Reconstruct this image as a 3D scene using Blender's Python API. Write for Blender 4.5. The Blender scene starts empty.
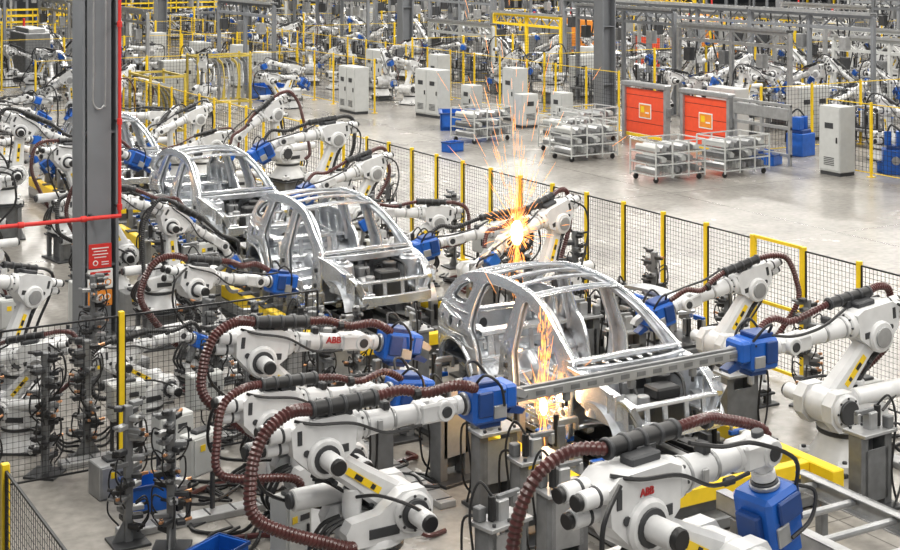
import bpy, bmesh, math, random
from mathutils import Vector, Matrix, Euler
random.seed(11)
scene=bpy.context.scene
COL=scene.collection
R=math.radians
try: scene.view_settings.view_transform='Standard'
except Exception: pass

# ---------------------------------------------------------------- materials
_m={}
def mat(name,col,rough=.5,metal=0.,var=.12,scale=6.,bump=0.,emit=0.):
    if name in _m: return _m[name]
    m=bpy.data.materials.new(name); m.use_nodes=True
    nt=m.node_tree; b=nt.nodes['Principled BSDF']
    b.inputs['Roughness'].default_value=rough; b.inputs['Metallic'].default_value=metal
    tc=nt.nodes.new('ShaderNodeTexCoord'); n=nt.nodes.new('ShaderNodeTexNoise')
    n.inputs['Scale'].default_value=scale; n.inputs['Detail'].default_value=4
    nt.links.new(tc.outputs['Object'],n.inputs['Vector'])
    r=nt.nodes.new('ShaderNodeValToRGB')
    r.color_ramp.elements[0].position=.3; r.color_ramp.elements[1].position=.7
    r.color_ramp.elements[0].color=[max(0,c*(1-var)) for c in col]+[1]
    r.color_ramp.elements[1].color=[min(1,c*(1+var)) for c in col]+[1]
    nt.links.new(n.outputs['Fac'],r.inputs['Fac']); nt.links.new(r.outputs['Color'],b.inputs['Base Color'])
    if bump:
        bp=nt.nodes.new('ShaderNodeBump'); bp.inputs['Strength'].default_value=bump
        nt.links.new(n.outputs['Fac'],bp.inputs['Height']); nt.links.new(bp.outputs['Normal'],b.inputs['Normal'])
    if emit:
        b.inputs['Emission Color'].default_value=list(col)+[1]; b.inputs['Emission Strength'].default_value=emit
    _m[name]=m; return m
WHITE=mat('robot_white_paint',(.65,.655,.66),.32,0,.10,5)
DGREY=mat('dark_grey_metal',(.05,.052,.056),.45,.3)
GREY=mat('grey_painted_steel',(.18,.185,.19),.45,.3,.2)
LGREY=mat('light_grey_steel',(.38,.385,.39),.36,.5,.15)
STEEL=mat('galvanised_body_steel',(.78,.80,.82),.26,.85,.12,4,.04)
SATIN=mat('satin_body_steel',(.52,.54,.57),.33,.8,.25,6,.05)
BLACK=mat('black_rubber',(.014,.014,.015),.45)
MAROON=mat('maroon_hose',(.075,.024,.022),.28,0,.25)
BLUE=mat('blue_gripper_paint',(.010,.10,.44),.36,0,.15)
DBLUE=mat('dark_blue_paint',(.008,.045,.19),.4)
YELL=mat('safety_yellow',(.83,.57,.015),.42,0,.08)
MYELL=mat('muted_yellow_paint',(.50,.38,.06),.5,0,.15)
ORANGE=mat('orange_paint',(.8,.27,.03),.5)
REDM=mat('red_paint',(.60,.03,.025),.45,0,.08)
REDL=mat('dark_red_lettering',(.42,.03,.03),.5,0,.05)
REDD=mat('red_orange_curtain',(.80,.085,.03),.5,0,.06)
COLG=mat('column_grey_paint',(.175,.185,.20),.5,0,.10,1.5)
CAB=mat('cabinet_light_grey',(.50,.51,.50),.5,0,.05)
WIRE=mat('black_wire',(.02,.02,.022),.5,.3)
SIGNW=mat('sign_white',(.8,.8,.78),.5,0,.03)
COPPER=mat('copper_electrode',(.6,.3,.15),.35,.8)
SPARK=mat('hot_spark',(1,.36,.08),.5,0,.15,6,0,2.4)
CORE=mat('weld_core',(1,.80,.5),.5,0,.02,6,0,30)

# ---------------------------------------------------------------- mesh builder
class B:
    def __init__(s,*mats): s.v=[];s.f=[];s.mi=[];s.M=Matrix();s.mats=list(mats)
    def add(s,vs,fs,m=0):
        o=len(s.v); s.v+=[tuple(s.M@Vector(v)) for v in vs]
        for f in fs: s.f.append([i+o for i in f]); s.mi.append(m)
    def box(s,c,d,ch=0,m=0,rot=None):
        hx,hy,hz=d[0]/2,d[1]/2,d[2]/2
        sg=[(a,b,e) for a in(-1,1) for b in(-1,1) for e in(-1,1)]
        ix={k:i for i,k in enumerate(sg)}
        if ch<=0:
            vs=[(a*hx,b*hy,e*hz) for a,b,e in sg]
            fs=[(0,1,3,2),(4,6,7,5),(0,4,5,1),(2,3,7,6),(0,2,6,4),(1,5,7,3)]
        else:
            vs=[]
            for a,b,e in sg:
                vs+=[(a*hx,b*(hy-ch),e*(hz-ch)),(a*(hx-ch),b*hy,e*(hz-ch)),(a*(hx-ch),b*(hy-ch),e*hz)]
            V=lambda k,t: ix[k]*3+t
            fs=[]
            q=[(-1,-1),(-1,1),(1,1),(1,-1)]
            for g in(-1,1):
                fs.append([V((g,b,e),0) for b,e in q]); fs.append([V((a,g,e),1) for a,e in q]); fs.append([V((a,b,g),2) for a,b in q])
            for a,b in q:
                fs.append([V((a,b,-1),0),V((a,b,-1),1),V((a,b,1),1),V((a,b,1),0)])
                fs.append([V((a,-1,b),0),V((a,-1,b),2),V((a,1,b),2),V((a,1,b),0)])
                fs.append([V((-1,a,b),1),V((-1,a,b),2),V((1,a,b),2),V((1,a,b),1)])
            for k in sg: fs.append([V(k,0),V(k,1),V(k,2)])
        Mx=Matrix.Translation(c)
        if rot: Mx=Mx@Euler(rot).to_matrix().to_4x4()
        s.add([Mx@Vector(v) for v in vs],fs,m)
    def rings(s,rs,n,m,cap=True,closed=False):
        fs=[];k=len(rs)
        for i in range(k if closed else k-1):
            j=(i+1)%k
            for a in range(n):
                b=(a+1)%n; fs.append((i*n+a,i*n+b,j*n+b,j*n+a))
        if cap and not closed: fs.append(list(range(n))[::-1]); fs.append([(k-1)*n+a for a in range(n)])
        s.add([p for r in rs for p in r],fs,m)
    def frame(s,t):
        t=t.normalized(); u=Vector((0,0,1)) if abs(t.z)<.95 else Vector((1,0,0))
        a=u.cross(t).normalized(); b=t.cross(a); return a,b
    def cyl(s,p0,p1,r0,r1=None,n=16,m=0):
        p0=Vector(p0);p1=Vector(p1); r1=r0 if r1 is None else r1
        a,b=s.frame(p1-p0); L=(p1-p0).length; t=(p1-p0)/L; c=min(.12*min(r0,r1),.2*L)
        rs=[]
        for p,r in((p0,r0-c),(p0+t*c,r0),(p1-t*c,r1),(p1,r1-c)):
            rs.append([p+a*math.cos(2*math.pi*i/n)*r+b*math.sin(2*math.pi*i/n)*r for i in range(n)])
        s.rings(rs,n,m)
    def tube(s,pts,r,n=8,m=0,closed=False):
        pts=[Vector(p) for p in pts];k=len(pts);rs=[];a=None
        for i,p in enumerate(pts):
            t=(pts[(i+1)%k]-pts[i-1]) if (closed or 0<i<k-1) else (pts[1]-pts[0] if i==0 else pts[-1]-pts[-2])
            if t.length<1e-6: t=Vector((0,0,1))
            t.normalize()
            if a is None: a,b=s.frame(t)
            else:
                a=(a-t*a.dot(t)); a=a.normalized() if a.length>1e-4 else s.frame(t)[0]; b=t.cross(a)
            rr=r[i] if isinstance(r,(list,tuple)) else r
            rs.append([p+a*math.cos(2*math.pi*j/n)*rr+b*math.sin(2*math.pi*j/n)*rr for j in range(n)])
        s.rings(rs,n,m,True,closed)
    def beam(s,pts,w,h,m=0,up=(0,0,1),ch=.25):
        pts=[Vector(p) for p in pts];up=Vector(up);rs=[];k=len(pts)
        for i,p in enumerate(pts):
            t=(pts[min(i+1,k-1)]-pts[max(i-1,0)]).normalized()
            a=up.cross(t); a=a.normalized() if a.length>1e-4 else Vector((1,0,0)); b=t.cross(a)
            W=(w[i] if isinstance(w,(list,tuple)) else w)/2; H=(h[i] if isinstance(h,(list,tuple)) else h)/2
            c=ch*min(W,H)
            rs.append([p+a*x+b*y for x,y in((-W+c,-H),(W-c,-H),(W,-H+c),(W,H-c),(W-c,H),(-W+c,H),(-W,H-c),(-W,-H+c))])
        s.rings(rs,8,m)
    def prism(s,poly,y0,y1,m=0):
        n=len(poly); vs=[(x,y0,z) for x,z in poly]+[(x,y1,z) for x,z in poly]
        fs=[list(range(n))[::-1],[n+i for i in range(n)]]+[(i,(i+1)%n,n+(i+1)%n,n+i) for i in range(n)]
        s.add(vs,fs,m)
    def sheet(s,grid,m=0,th=.008):
        r=len(grid);c=len(grid[0]); vs=[p for g in grid for p in g]
        fs=[(i*c+j,i*c+j+1,(i+1)*c+j+1,(i+1)*c+j) for i in range(r-1) for j in range(c-1)]
        s.add(vs,fs,m)
    def mesh(s,name='mesh',ang=35):
        me=bpy.data.meshes.new(name); me.from_pydata(s.v,[],s.f)
        for mt in s.mats: me.materials.append(mt)
        me.polygons.foreach_set('material_index',s.mi)
        bm=bmesh.new(); bm.from_mesh(me); bmesh.ops.recalc_face_normals(bm,faces=bm.faces); bm.to_mesh(me); bm.free()
        me.shade_smooth(); me.set_sharp_from_angle(angle=R(ang)); me.update(); return me
def cat(pts,n=6,closed=False):
    P=[Vector(p) for p in pts];k=len(P);out=[]
    rng=range(k if closed else k-1)
    for i in rng:
        if closed: p0,p1,p2,p3=P[i-1],P[i],P[(i+1)%k],P[(i+2)%k]
        else: p0,p1,p2,p3=P[max(i-1,0)],P[i],P[i+1],P[min(i+2,k-1)]
        for j in range(n):
            t=j/n; out.append(.5*((2*p1)+(p2-p0)*t+(2*p0-5*p1+4*p2-p3)*t*t+(3*p1-p0-3*p2+p3)*t**3))
    if not closed: out.append(P[-1].copy())
    return out
def resample(pts,step):
    out=[pts[0]];acc=0
    for a,b in zip(pts,pts[1:]):
        L=(b-a).length
        if L<1e-9: continue
        d=step-acc
        while d<=L: out.append(a+(b-a)*(d/L)); d+=step
        acc=L-(d-step)
    return out
def mk(name,me,parent=None,loc=(0,0,0),rot=(0,0,0),label=None,cat_=None,group=None,kind=None):
    o=bpy.data.objects.new(name,me); COL.objects.link(o)
    o.location=loc;o.rotation_euler=rot
    if parent: o.parent=parent
    if me is None: o.empty_display_size=.2
    if label:o['label']=label
    if cat_:o['category']=cat_
    if group:o['group']=group
    if kind:o['kind']=kind
    return o
def dup(root,loc,rz=0.,**kw):
    def rec(o,par):
        c=o.copy(); COL.objects.link(c)
        if par is not None: c.parent=par
        for ch in [x for x in list(o.children)]: rec(ch,c)
        return c
    c=rec(root,None); c.location=loc; c.rotation_euler=(0,0,rz)
    for k,v in kw.items(): c['category' if k=='cat_' else k]=v
    return c
# camera calibration: focal 1450 px, eye height 6.5 m, heading 30 deg off the line axis
HE=6.5; CS=math.cos(R(30)); SN=.5; F=1450.
def cam(x,y): return CS*x-SN*y, SN*x+CS*y
def vis(x,y,z=1.,mg=60):
    X,d=cam(x,y)
    if d<5: return False
    px=450+F*X/d; py=-55+F*(HE-z)/d
    return -mg<px<900+mg and py<640
OCC=[]
def free(x,y,r): return all((x-a)**2+(y-c)**2>(r+q)**2 for a,c,q in OCC)
def occ(x,y,r): OCC.append((x,y,r))

# ---------------------------------------------------------------- text
def textmesh(txt,size,m,ext=.004):
    c=bpy.data.curves.new('t','FONT'); c.body=txt; c.size=size; c.extrude=ext; c.align_x='CENTER'; c.align_y='CENTER'; c.offset=size*.025
    o=bpy.data.objects.new('t',c); COL.objects.link(o); dg=bpy.context.evaluated_depsgraph_get()
    me=bpy.data.meshes.new_from_object(o.evaluated_get(dg)); bpy.data.objects.remove(o); me.materials.clear(); me.materials.append(m)
    return me
ABB=textmesh('ABB',.115,REDL); ABBS=textmesh('ABB',.075,REDL)

# ---------------------------------------------------------------- ROBOT PARTS
def p_base():
    b=B(WHITE,DGREY)
    b.box((0,0,.03),(.86,.86,.06),.012,1)
    for a in range(4):
        s=Matrix.Rotation(a*math.pi/2+math.pi/4,4,'Z'); b.M=s
        b.box((.46,0,.09),(.22,.2,.12),.02,0)
        b.cyl((.5,0,.14),(.5,0,.18),.03,n=8,m=1)
    b.M=Matrix()
    rs=[]
    for z,r,sq in((.06,.44,.6),(.12,.42,.5),(.24,.35,.3),(.34,.33,0),(.40,.33,0)):
        ring=[]
        for i in range(24):
            t=2*math.pi*i/24; k=1/max(abs(math.cos(t)),abs(math.sin(t))); k=1+(min(k,1.25)-1)*sq
            ring.append((r*k*math.cos(t),r*k*math.sin(t),z))
        rs.append(ring)
    b.rings(rs,24,0)
    b.box((-.46,0,.2),(.16,.34,.22),.02,0)
    for y in(-.1,0,.1): b.cyl((-.53,y,.2),(-.6,y,.2),.03,n=8,m=1)
    return b.mesh('base')
def p_turret():
    b=B(WHITE,DGREY,BLACK)
    b.cyl((0,0,.40),(0,0,.46),.35,n=28,m=1)
    b.cyl((0,0,.46),(0,0,.56),.36,.34,n=28)
    ck=[(-.38,.52),(.42,.52),(.55,.66),(.56,.86),(.46,1.0),(.2,1.0),(-.05,.82),(-.36,.78),(-.42,.68)]
    b.prism(ck,-.33,-.17); b.prism(ck,.17,.33)
    for y in(-.335,.335):
        b.box((0,y,.64),(.34,.012,.1),.004,1)
        for i in range(8):
            t=i*math.pi/4; b.cyl((.32+.17*math.cos(t),y*1.12,.78+.17*math.sin(t)),(.32+.17*math.cos(t),y*1.17,.78+.17*math.sin(t)),.016,n=6,m=1)
    b.box((-.02,0,.62),(.7,.36,.16),.03)
    b.cyl((.32,-.38,.78),(.32,.38,.78),.21,n=24)
    b.cyl((.32,.38,.78),(.32,.42,.78),.15,n=20,m=1)
    b.cyl((.32,-.38,.78),(.32,-.68,.78),.1,n=16); b.cyl((.32,-.66,.78),(.32,-.72,.78),.085,n=16,m=2)
    b.cyl((.32,-.38,.78),(.32,-.42,.78),.15,n=20,m=1)
    b.cyl((-.2,.0,.6),(-.2,.0,1.02),.1,n=16); b.cyl((-.2,0,1.02),(-.2,0,1.08),.08,n=16,m=2)
    b.cyl((-.75,.25,.9),(.1,.25,.9),.11,n=16); b.cyl((-.8,.25,.9),(-.75,.25,.9),.08,n=12,m=1)
    b.box((.05,.25,.84),(.2,.12,.2),.02)
    for y in(-.12,0,.12): b.tube(cat([(-.5,y,.2),(-.62,y,.4),(-.5,y*.8,.65),(-.3,y*.6,.72)],5),.022,6,2)
    b.tube(cat([(-.2,-.1,.95),(-.05,-.3,1.0),(.15,-.5,.95),(.3,-.55,.86)],5),.018,6,2)
    return b.mesh('turret')
def p_lower():
    b=B(WHITE,DGREY,YELL,BLACK)
    b.cyl((0,-.16,0),(0,.16,0),.22,n=24); b.cyl((0,-.15,1.1),(0,.15,1.1),.19,n=24)
    rs=[]
    for z,w,h in((.05,.36,.26),(.25,.33,.24),(.55,.28,.22),(.85,.26,.21),(1.05,.28,.22)):
        W=w/2;H=h/2;c=.045
        rs.append([(x,y,z) for x,y in((-W+c,-H),(W-c,-H),(W,-H+c),(W,H-c),(W-c,H),(-W+c,H),(-W,H-c),(-W,-H+c))])
    b.rings(rs,8,0)
    for y in(-1,1):
        b.box((0,y*.118,.55),(.07,.012,.46),0,2); b.box((0,y*.126,.42),(.05,.006,.05),0,3); b.box((0,y*.126,.62),(.05,.006,.1),0,3)
        b.cyl((0,y*.16,0),(0,y*.175,0),.12,n=16,m=1)
        b.cyl((0,y*.15,1.1),(0,y*.165,1.1),.11,n=16,m=1)
    for z in(.3,.8): b.box((-.16,0,z),(.05,.2,.05),.01,1)
    b.tube(cat([(-.2,.06,.0),(-.2,.06,.3),(-.19,.06,.8),(-.22,.06,1.0)],5),.022,6,3)
    b.tube(cat([(-.2,-.0,.0),(-.2,-.0,.3),(-.19,-.0,.8),(-.24,0,1.0)],5),.018,6,3)
    return b.mesh('lower_arm')
def p_fore():
    b=B(WHITE,DGREY,BLACK,LGREY)
    b.cyl((0,-.21,0),(0,.21,0),.2,n=24); b.cyl((0,.21,0),(0,.235,0),.13,n=20,m=3)
    b.cyl((0,-.205,0),(0,-.225,0),.14,n=20,m=1)
    b.prism([(-.34,.06),(-.15,-.12),(.15,-.12),(.34,.04),(.36,.34),(.24,.39),(-.26,.39),(-.36,.32)],-.16,.16)
    for y in(-.162,.162):
        b.cyl((-.2,y,.08),(-.2,y*1.06,.08),.035,n=10,m=1); b.box((.2,y,.06),(.12,.012,.08),.003,1); b.box((-.27,y,.24),(.05,.012,.14),.003,1)
    b.cyl((0,-.21,0),(0,-.45,0),.095,n=16); b.cyl((0,-.44,0),(0,-.5,0),.08,n=14,m=2)
    for y,z in((-.09,.28),(.09,.28),(0,.13)):
        b.cyl((-.34,y,z),(-.58,y,z),.07,n=14); b.cyl((-.58,y,z),(-.63,y,z),.058,n=14,m=2); b.cyl((-.42,y,z),(-.45,y,z),.076,n=14,m=1)
    b.cyl((.34,0,.2),(.44,0,.2),.17,.16,n=24)
    for i in range(8):
        t=i*math.pi/4; b.cyl((.43,.14*math.cos(t),.2+.14*math.sin(t)),(.455,.14*math.cos(t),.2+.14*math.sin(t)),.014,n=6,m=1)
    b.cyl((.44,0,.2),(1.14,0,.2),.13,.095,n=24)
    b.cyl((.80,0,.2),(.84,0,.2),.122,n=24,m=3)
    b.cyl((1.08,0,.2),(1.16,0,.2),.115,n=24); b.cyl((.5,0,.2),(.53,0,.2),.138,n=24,m=3)
    b.box((1.26,-.1,.2),(.3,.06,.2),.025); b.box((1.26,.1,.2),(.3,.06,.2),.025); b.box((1.16,0,.2),(.1,.24,.2),.02)
    b.cyl((1.4,-.15,.2),(1.4,.15,.2),.105,n=20); b.cyl((1.4,-.165,.2),(1.4,.165,.2),.06,n=14,m=1)
    b.box((.1,0,.42),(.3,.14,.07),.015,1); b.box((.75,0,.35),(.08,.12,.09),.015,1)
    b.box((.9,-.13,.1),(.12,.04,.06),.008,1); b.box((.62,-.15,.2),(.06,.03,.12),.006,3)
    b.tube(cat([(-.3,-.1,.4),(-.1,-.2,.36),(.3,-.2,.3),(.7,-.16,.12),(1.1,-.15,.12)],6),.016,6,2)
    return b.mesh('forearm')
def p_wrist():
    b=B(WHITE,DGREY,STEEL)
    b.cyl((0,-.075,0),(0,.075,0),.115,n=20); b.box((.11,0,0),(.16,.15,.16),.03)
    b.cyl((.17,0,0),(.25,0,0),.095,n=20); b.cyl((.25,0,0),(.285,0,0),.11,n=20,m=1); b.cyl((-.1,.0,0),(-.15,0,0),.05,n=12,m=1)
    return b.mesh('wrist')
def p_gripper():
    b=B(BLUE,DBLUE,LGREY,BLACK)
    b.cyl((.27,0,0),(.31,0,0),.12,n=16,m=2)
    b.box((.52,0,-.01),(.42,.38,.38),.035,0)
    b.box((.79,.0,.04),(.16,.32,.26),.03,0)
    b.box((.50,.0,.205),(.30,.28,.06),.012,1); b.box((.44,.205,.02),(.18,.04,.26),.012,1); b.box((.44,-.205,.02),(.18,.04,.26),.012,1)
    b.box((.62,-.195,-.08),(.16,.03,.14),.008,2); b.box((.62,.195,-.08),(.16,.03,.14),.008,2)
    for y in(-1,1):
        for z in(-.12,.12): b.cyl((.68,y*.19,z),(.68,y*.2,z),.014,n=6,m=3)
    b.box((.56,.0,-.23),(.26,.22,.08),.015,1)
    b.prism([(.84,.02),(1.02,-.04),(1.06,.0),(1.0,.06),(.86,.10)],-.06,.06,2)
    b.prism([(.8,-.16),(.98,-.2),(1.02,-.15),(.86,-.08)],-.07,.07,1)
    b.tube(cat([(.42,.1,.2),(.44,.2,.34),(.58,.24,.34),(.7,.16,.17)],5),.018,6,3)
    b.tube(cat([(.36,-.1,.2),(.44,-.2,.33),(.6,-.24,.2),(.66,-.22,-.02)],5),.016,6,3)
    b.cyl((.66,.08,-.26),(.66,.08,-.36),.04,n=10,m=2)
    return b.mesh('gripper')
def p_gun():
    b=B(BLUE,GREY,LGREY,BLACK,COPPER)
    b.cyl((.28,0,0),(.34,0,0),.12,n=16,m=2)
    b.box((.48,0,.0),(.28,.28,.28),.03,0); b.box((.48,.0,.17),(.2,.18,.08),.02,2)
    b.cyl((.42,0,-.13),(.42,0,-.42),.07,n=14,m=1); b.cyl((.42,0,-.42),(.42,0,-.46),.055,n=12,m=3)
    b.beam(cat([(.58,0,.1),(.8,0,.16),(1.05,0,.12),(1.14,0,.0)],5),.07,.07,2,up=(0,1,0))
    b.beam(cat([(.58,0,-.1),(.78,0,-.36),(1.02,0,-.38),(1.14,0,-.24)],5),.08,.08,1,up=(0,1,0))
    b.cyl((1.14,0,.02),(1.14,0,-.08),.02,n=8,m=4); b.cyl((1.14,0,-.25),(1.14,0,-.15),.02,n=8,m=4)
    b.tube(cat([(.4,.12,.1),(.5,.2,.22),(.7,.1,.26),(.8,.04,.18)],5),.02,6,3)
    return b.mesh('weld_gun')
def p_supply():
    b=B(BLACK)
    for i,(y,e) in enumerate(((-.1,-.5),(0,-.1),(.1,.35))):
        b.tube(cat([(-.58,y,.2),(-.72,y,.14),(-.85,y+e*.2,.03),(-1.1,e*.8,.025),(-1.3,e+.2,.025),(-1.15,e*1.5+.4,.025)],6),.022,6)
    return b.mesh('supply_cable')
PB,PT,PL,PF,PW,PG,PGUN,PS=p_base(),p_turret(),p_lower(),p_fore(),p_wrist(),p_gripper(),p_gun(),p_supply()
_hc={}
def hosemesh(a1,a2,a3,var,hero,lp,fat):
    key=(a1,a2,a3,var,hero,lp,fat)
    if key in _hc: return _hc[key]
    E=Vector((.32+1.1*math.sin(R(a1)),0,.78+1.1*math.cos(R(a1))))
    Mf=Matrix.Translation(E)@Matrix.Rotation(-R(a2),4,'Y')
    W=Mf@Vector((1.4,0,.2)); Mw=Matrix.Translation(W)@Matrix.Rotation(-R(a3),4,'Y')
    f=lambda *p: Mf@Vector(p); w=lambda *p: Mw@Vector(p)
    k=1 if var%2==0 else -1
    hm=MAROON if (var<3 and hero) or var==0 else BLACK
    if fat: hm=MAROON
    big=1.0 if hero else .62
    step=.022 if hero else .09
    def corr(b,pts,r,m):
        q=resample(cat(pts,10),step); b.tube(q,[r*(1.0 if i%2 else .8) for i in range(len(q))] if hero else r*.92*big,10 if hero else 6,m)
    b=B(hm,BLACK)
    r1=.068 if fat else .052
    corr(b,[(-.35,k*.34,.55),(-.48-lp*.5,k*.40,.8-lp),f(-.62-lp,k*.36,-.40),f(-.70-lp,k*.33,.0),f(-.64-lp*.4,k*.26,.36),f(-.40,k*.2,.48+lp*.3),f(-.12,k*.12,.49)],r1,0)
    corr(b,[f(.58,k*.12,.49),f(.85,k*.14,.44+lp*.5),f(1.15,k*.2,.38+lp*.5),w(.02,k*.2,.28),w(.2,k*.18,.25),w(.36,k*.12,.18)],r1*.88,0)
    b.cyl(f(.98,k*.2,.39+lp*.5),f(1.05,k*.2,.39+lp*.5),.06*big,n=10,m=1)
    if hero:
        b.tube(cat([f(.5,-k*.1,.46),f(.8,-k*.14,.38),f(1.1,-k*.2,.36),w(.1,-k*.2,.16),w(.4,-k*.12,.2)],6),.018,6,1)
        b.tube(cat([f(-.3,-k*.2,.36),f(-.55,-k*.28,.1),f(-.45,-k*.32,-.4),(-.3,-k*.34,.7)],6),.02,6,1)
    hose=b.mesh('hose')
    b=B(BLACK,DGREY)
    rr=(.08 if fat else .068) if hero else .055
    b.cyl(f(-.14,k*.12,.49),f(.6,k*.12,.49),rr,n=16,m=0)
    for x in(-.12,.05,.22,.39,.56): b.cyl(f(x-.02,k*.12,.49),f(x+.02,k*.12,.49),rr+.012,n=16,m=1)
    b.box(f(.22,k*.1,.42),(.2,.1,.1),.01,1)
    can=b.mesh('canister'); _hc[key]=(hose,can); return _hc[key]
GR='white six-axis industrial robots'
def robot(wr=None,base=None,yaw=0,a1=-40,a2=-4,a3=0,tool='gripper',var=0,hero=True,ped=None,label=None,tilt=0,sc=1.,logo=0,lp=0.,fat=False):
    E=Vector((.32+1.1*math.sin(R(a1)),0,.78+1.1*math.cos(R(a1))))
    Mf=Matrix.Translation(E)@Matrix.Rotation(-R(a2),4,'Y'); W=Mf@Vector((1.4,0,.2))
    if wr is not None:
        p=max(0,wr[2]/sc-W.z); c=Matrix.Rotation(R(yaw),3,'Z')@Vector((W.x*sc,0,0)); base=(wr[0]-c.x,wr[1]-c.y)
    else: p=ped or 0
    tl={'gripper':'blue gripper','weld_gun':'welding gun'}[tool]
    r=mk('industrial_robot',None,None,(base[0],base[1],0),(0,0,R(yaw)),label or f'white six-axis industrial robot with {tl} and {"maroon" if var<3 or fat else "black"} cable hose','robot',GR)
    r.scale=(sc,sc,sc); occ(base[0],base[1],.95*sc)
    if p>.06:
        key=('ped',round(p,2))
        if key not in _hc:
            b=B(GREY,DGREY); b.box((0,0,.02),(1.05,1.05,.04),.008,1); b.box((0,0,p-.02),(.95,.95,.04),.008,1)
            b.box((0,0,p/2),(.62,.62,p-.06),.02,0)
            for sx in(-1,1):
                for sy in(-1,1): b.box((sx*.38,sy*.38,p/2),(.1,.1,p-.06),.01,0)
            _hc[key]=b.mesh('pedestal')
        mk('pedestal',_hc[key],r)
    else: p=0
    P=Vector((0,0,p))
    mk('base',PB,r,P); mk('turret',PT,r,P)
    mk('lower_arm',PL,r,P+Vector((.32,0,.78)),(0,R(a1),0))
    f=mk('forearm',PF,r,P+E,(0,-R(a2),0))
    w=mk('wrist',PW,r,P+W,(0,-R(a3),0)); mk(tool,PG if tool=='gripper' else PGUN,r,P+W,(R(tilt),-R(a3),0))
    h,c=hosemesh(a1,a2,a3,var,hero,lp,fat); mk('cable_hose',h,r,P); mk('cable_canister',c,r,P)
    if hero and p==0: mk('supply_cable',PS,r)
    if logo==1: mk('brand_lettering',ABBS,f,(.0,-.166,.24),(R(90),0,0))
    if logo==2: mk('brand_lettering',ABB,f,(.98,-.118,.24),(R(90),0,0))
    return r

# hero robots around the three stations
robot((7.5,13.2,1.62),yaw=0,a1=-54,a2=1,a3=0,var=1,lp=.16,fat=True)
robot((12.45,13.3,1.6),yaw=180,a1=-45,a2=-6,a3=0,var=1)
robot((9.2,10.2,1.8),yaw=8,a1=-60,a2=0,a3=-78,var=2,logo=1,sc=1.2,lp=.1)
robot((8.1,16.3,1.58),yaw=-3,a1=-44,a2=-6,a3=-12,var=3,logo=2,sc=.95,lp=.12,fat=True)
robot((7.55,14.95,1.4),yaw=4,a1=-62,a2=-3,a3=-10,tool='gripper',var=1,sc=.95,lp=.05)
robot((12.95,15.9,1.5),yaw=178,a1=-38,a2=-12,a3=-12,var=0,sc=.85)
robot((12.5,19.9,1.7),yaw=190,a1=-20,a2=-16,a3=-40,tool='weld_gun',var=1,sc=.85)
robot((12.75,22.1,1.35),yaw=176,a1=-50,a2=-6,a3=-10,var=3,sc=.85)
robot((12.7,24.6,1.4),yaw=168,a1=-58,a2=4,a3=-30,tool='weld_gun',var=0,sc=.8)
robot((12.6,27.0,1.6),yaw=186,a1=-30,a2=-14,a3=-20,var=1,sc=.85)
robot((12.7,29.4,2.2),yaw=180,a1=-22,a2=-6,a3=-25,var=3,sc=.92)
robot((12.6,31.8,2.0),yaw=196,a1=10,a2=-30,a3=-60,tool='weld_gun',var=0,sc=.85)
robot((8.55,20.75,1.35),yaw=12,a1=-36,a2=-12,a3=-12,var=2,sc=.82,lp=.1,fat=True)
robot((8.8,22.8,1.5),yaw=0,a1=-5,a2=-32,a3=-60,tool='weld_gun',var=3,sc=.72)
robot((8.9,25.8,1.6),yaw=-8,a1=-25,a2=-14,a3=-35,tool='weld_gun',var=0,sc=.85)
robot((8.8,27.8,1.5),yaw=12,a1=-45,a2=-2,a3=-10,tool='weld_gun',var=3,sc=.8)
robot((9.3,30.2,2.1),yaw=8,a1=-25,a2=-4,a3=-25,tool='gripper',var=0,sc=.85)
robot((9.0,32.6,2.0),yaw=-10,a1=5,a2=-25,a3=-50,tool='weld_gun',var=3,sc=.85)
robot((13.25,9.6,1.5),yaw=170,a1=-40,a2=-8,a3=-20,tool='weld_gun',var=0)
robot(base=(6.2,18.95),yaw=12,a1=-58,a2=4,a3=-25,tool='weld_gun',var=3,sc=.7)
robot(base=(4.55,19.0),yaw=150,a1=-40,a2=-10,a3=-40,tool='gripper',var=1,sc=.68)
POSES=[(-35,-5,-30),(-10,-20,-50),(20,-15,-60),(-45,5,-10),(5,-35,-70),(-25,15,-20)]
def brobot(x,y,yaw,pi,var,tool,ped=0,sc=.85):
    a1,a2,a3=POSES[pi]; return robot(base=(x,y),yaw=yaw,a1=a1,a2=a2,a3=a3,tool=tool,var=var,hero=False,ped=ped,sc=sc)
for i,(x,y,yw) in enumerate([(7.8,35.0,20),(8.1,37.2,-8),(8.8,39.6,30),(9.4,42.0,-8),(10,44.6,10),(13.7,34.4,160),(13.6,36.8,186),(13.8,39.2,210),(13.7,41.8,170),(13.7,44.6,190),
        (6.2,28.8,185),(6.6,31.2,160),(5.1,21.2,200),(5.4,25.2,170),(12,47,100),(13.9,49.4,150),(11.6,39.6,200),(16.8,50.9,120),(19.4,52.5,60),(21.8,51.0,10),(23.4,53.2,190),(14.8,52.6,40),(17.2,54.4,220),(7.3,33.0,190)]):
    brobot(x,y,yw,[3,1,4,0,5,2,1,4][i%8],(i*3+1)%4,'gripper' if i%2 else 'weld_gun',.45 if i%3==0 and i!=12 else .0,.8)

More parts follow.
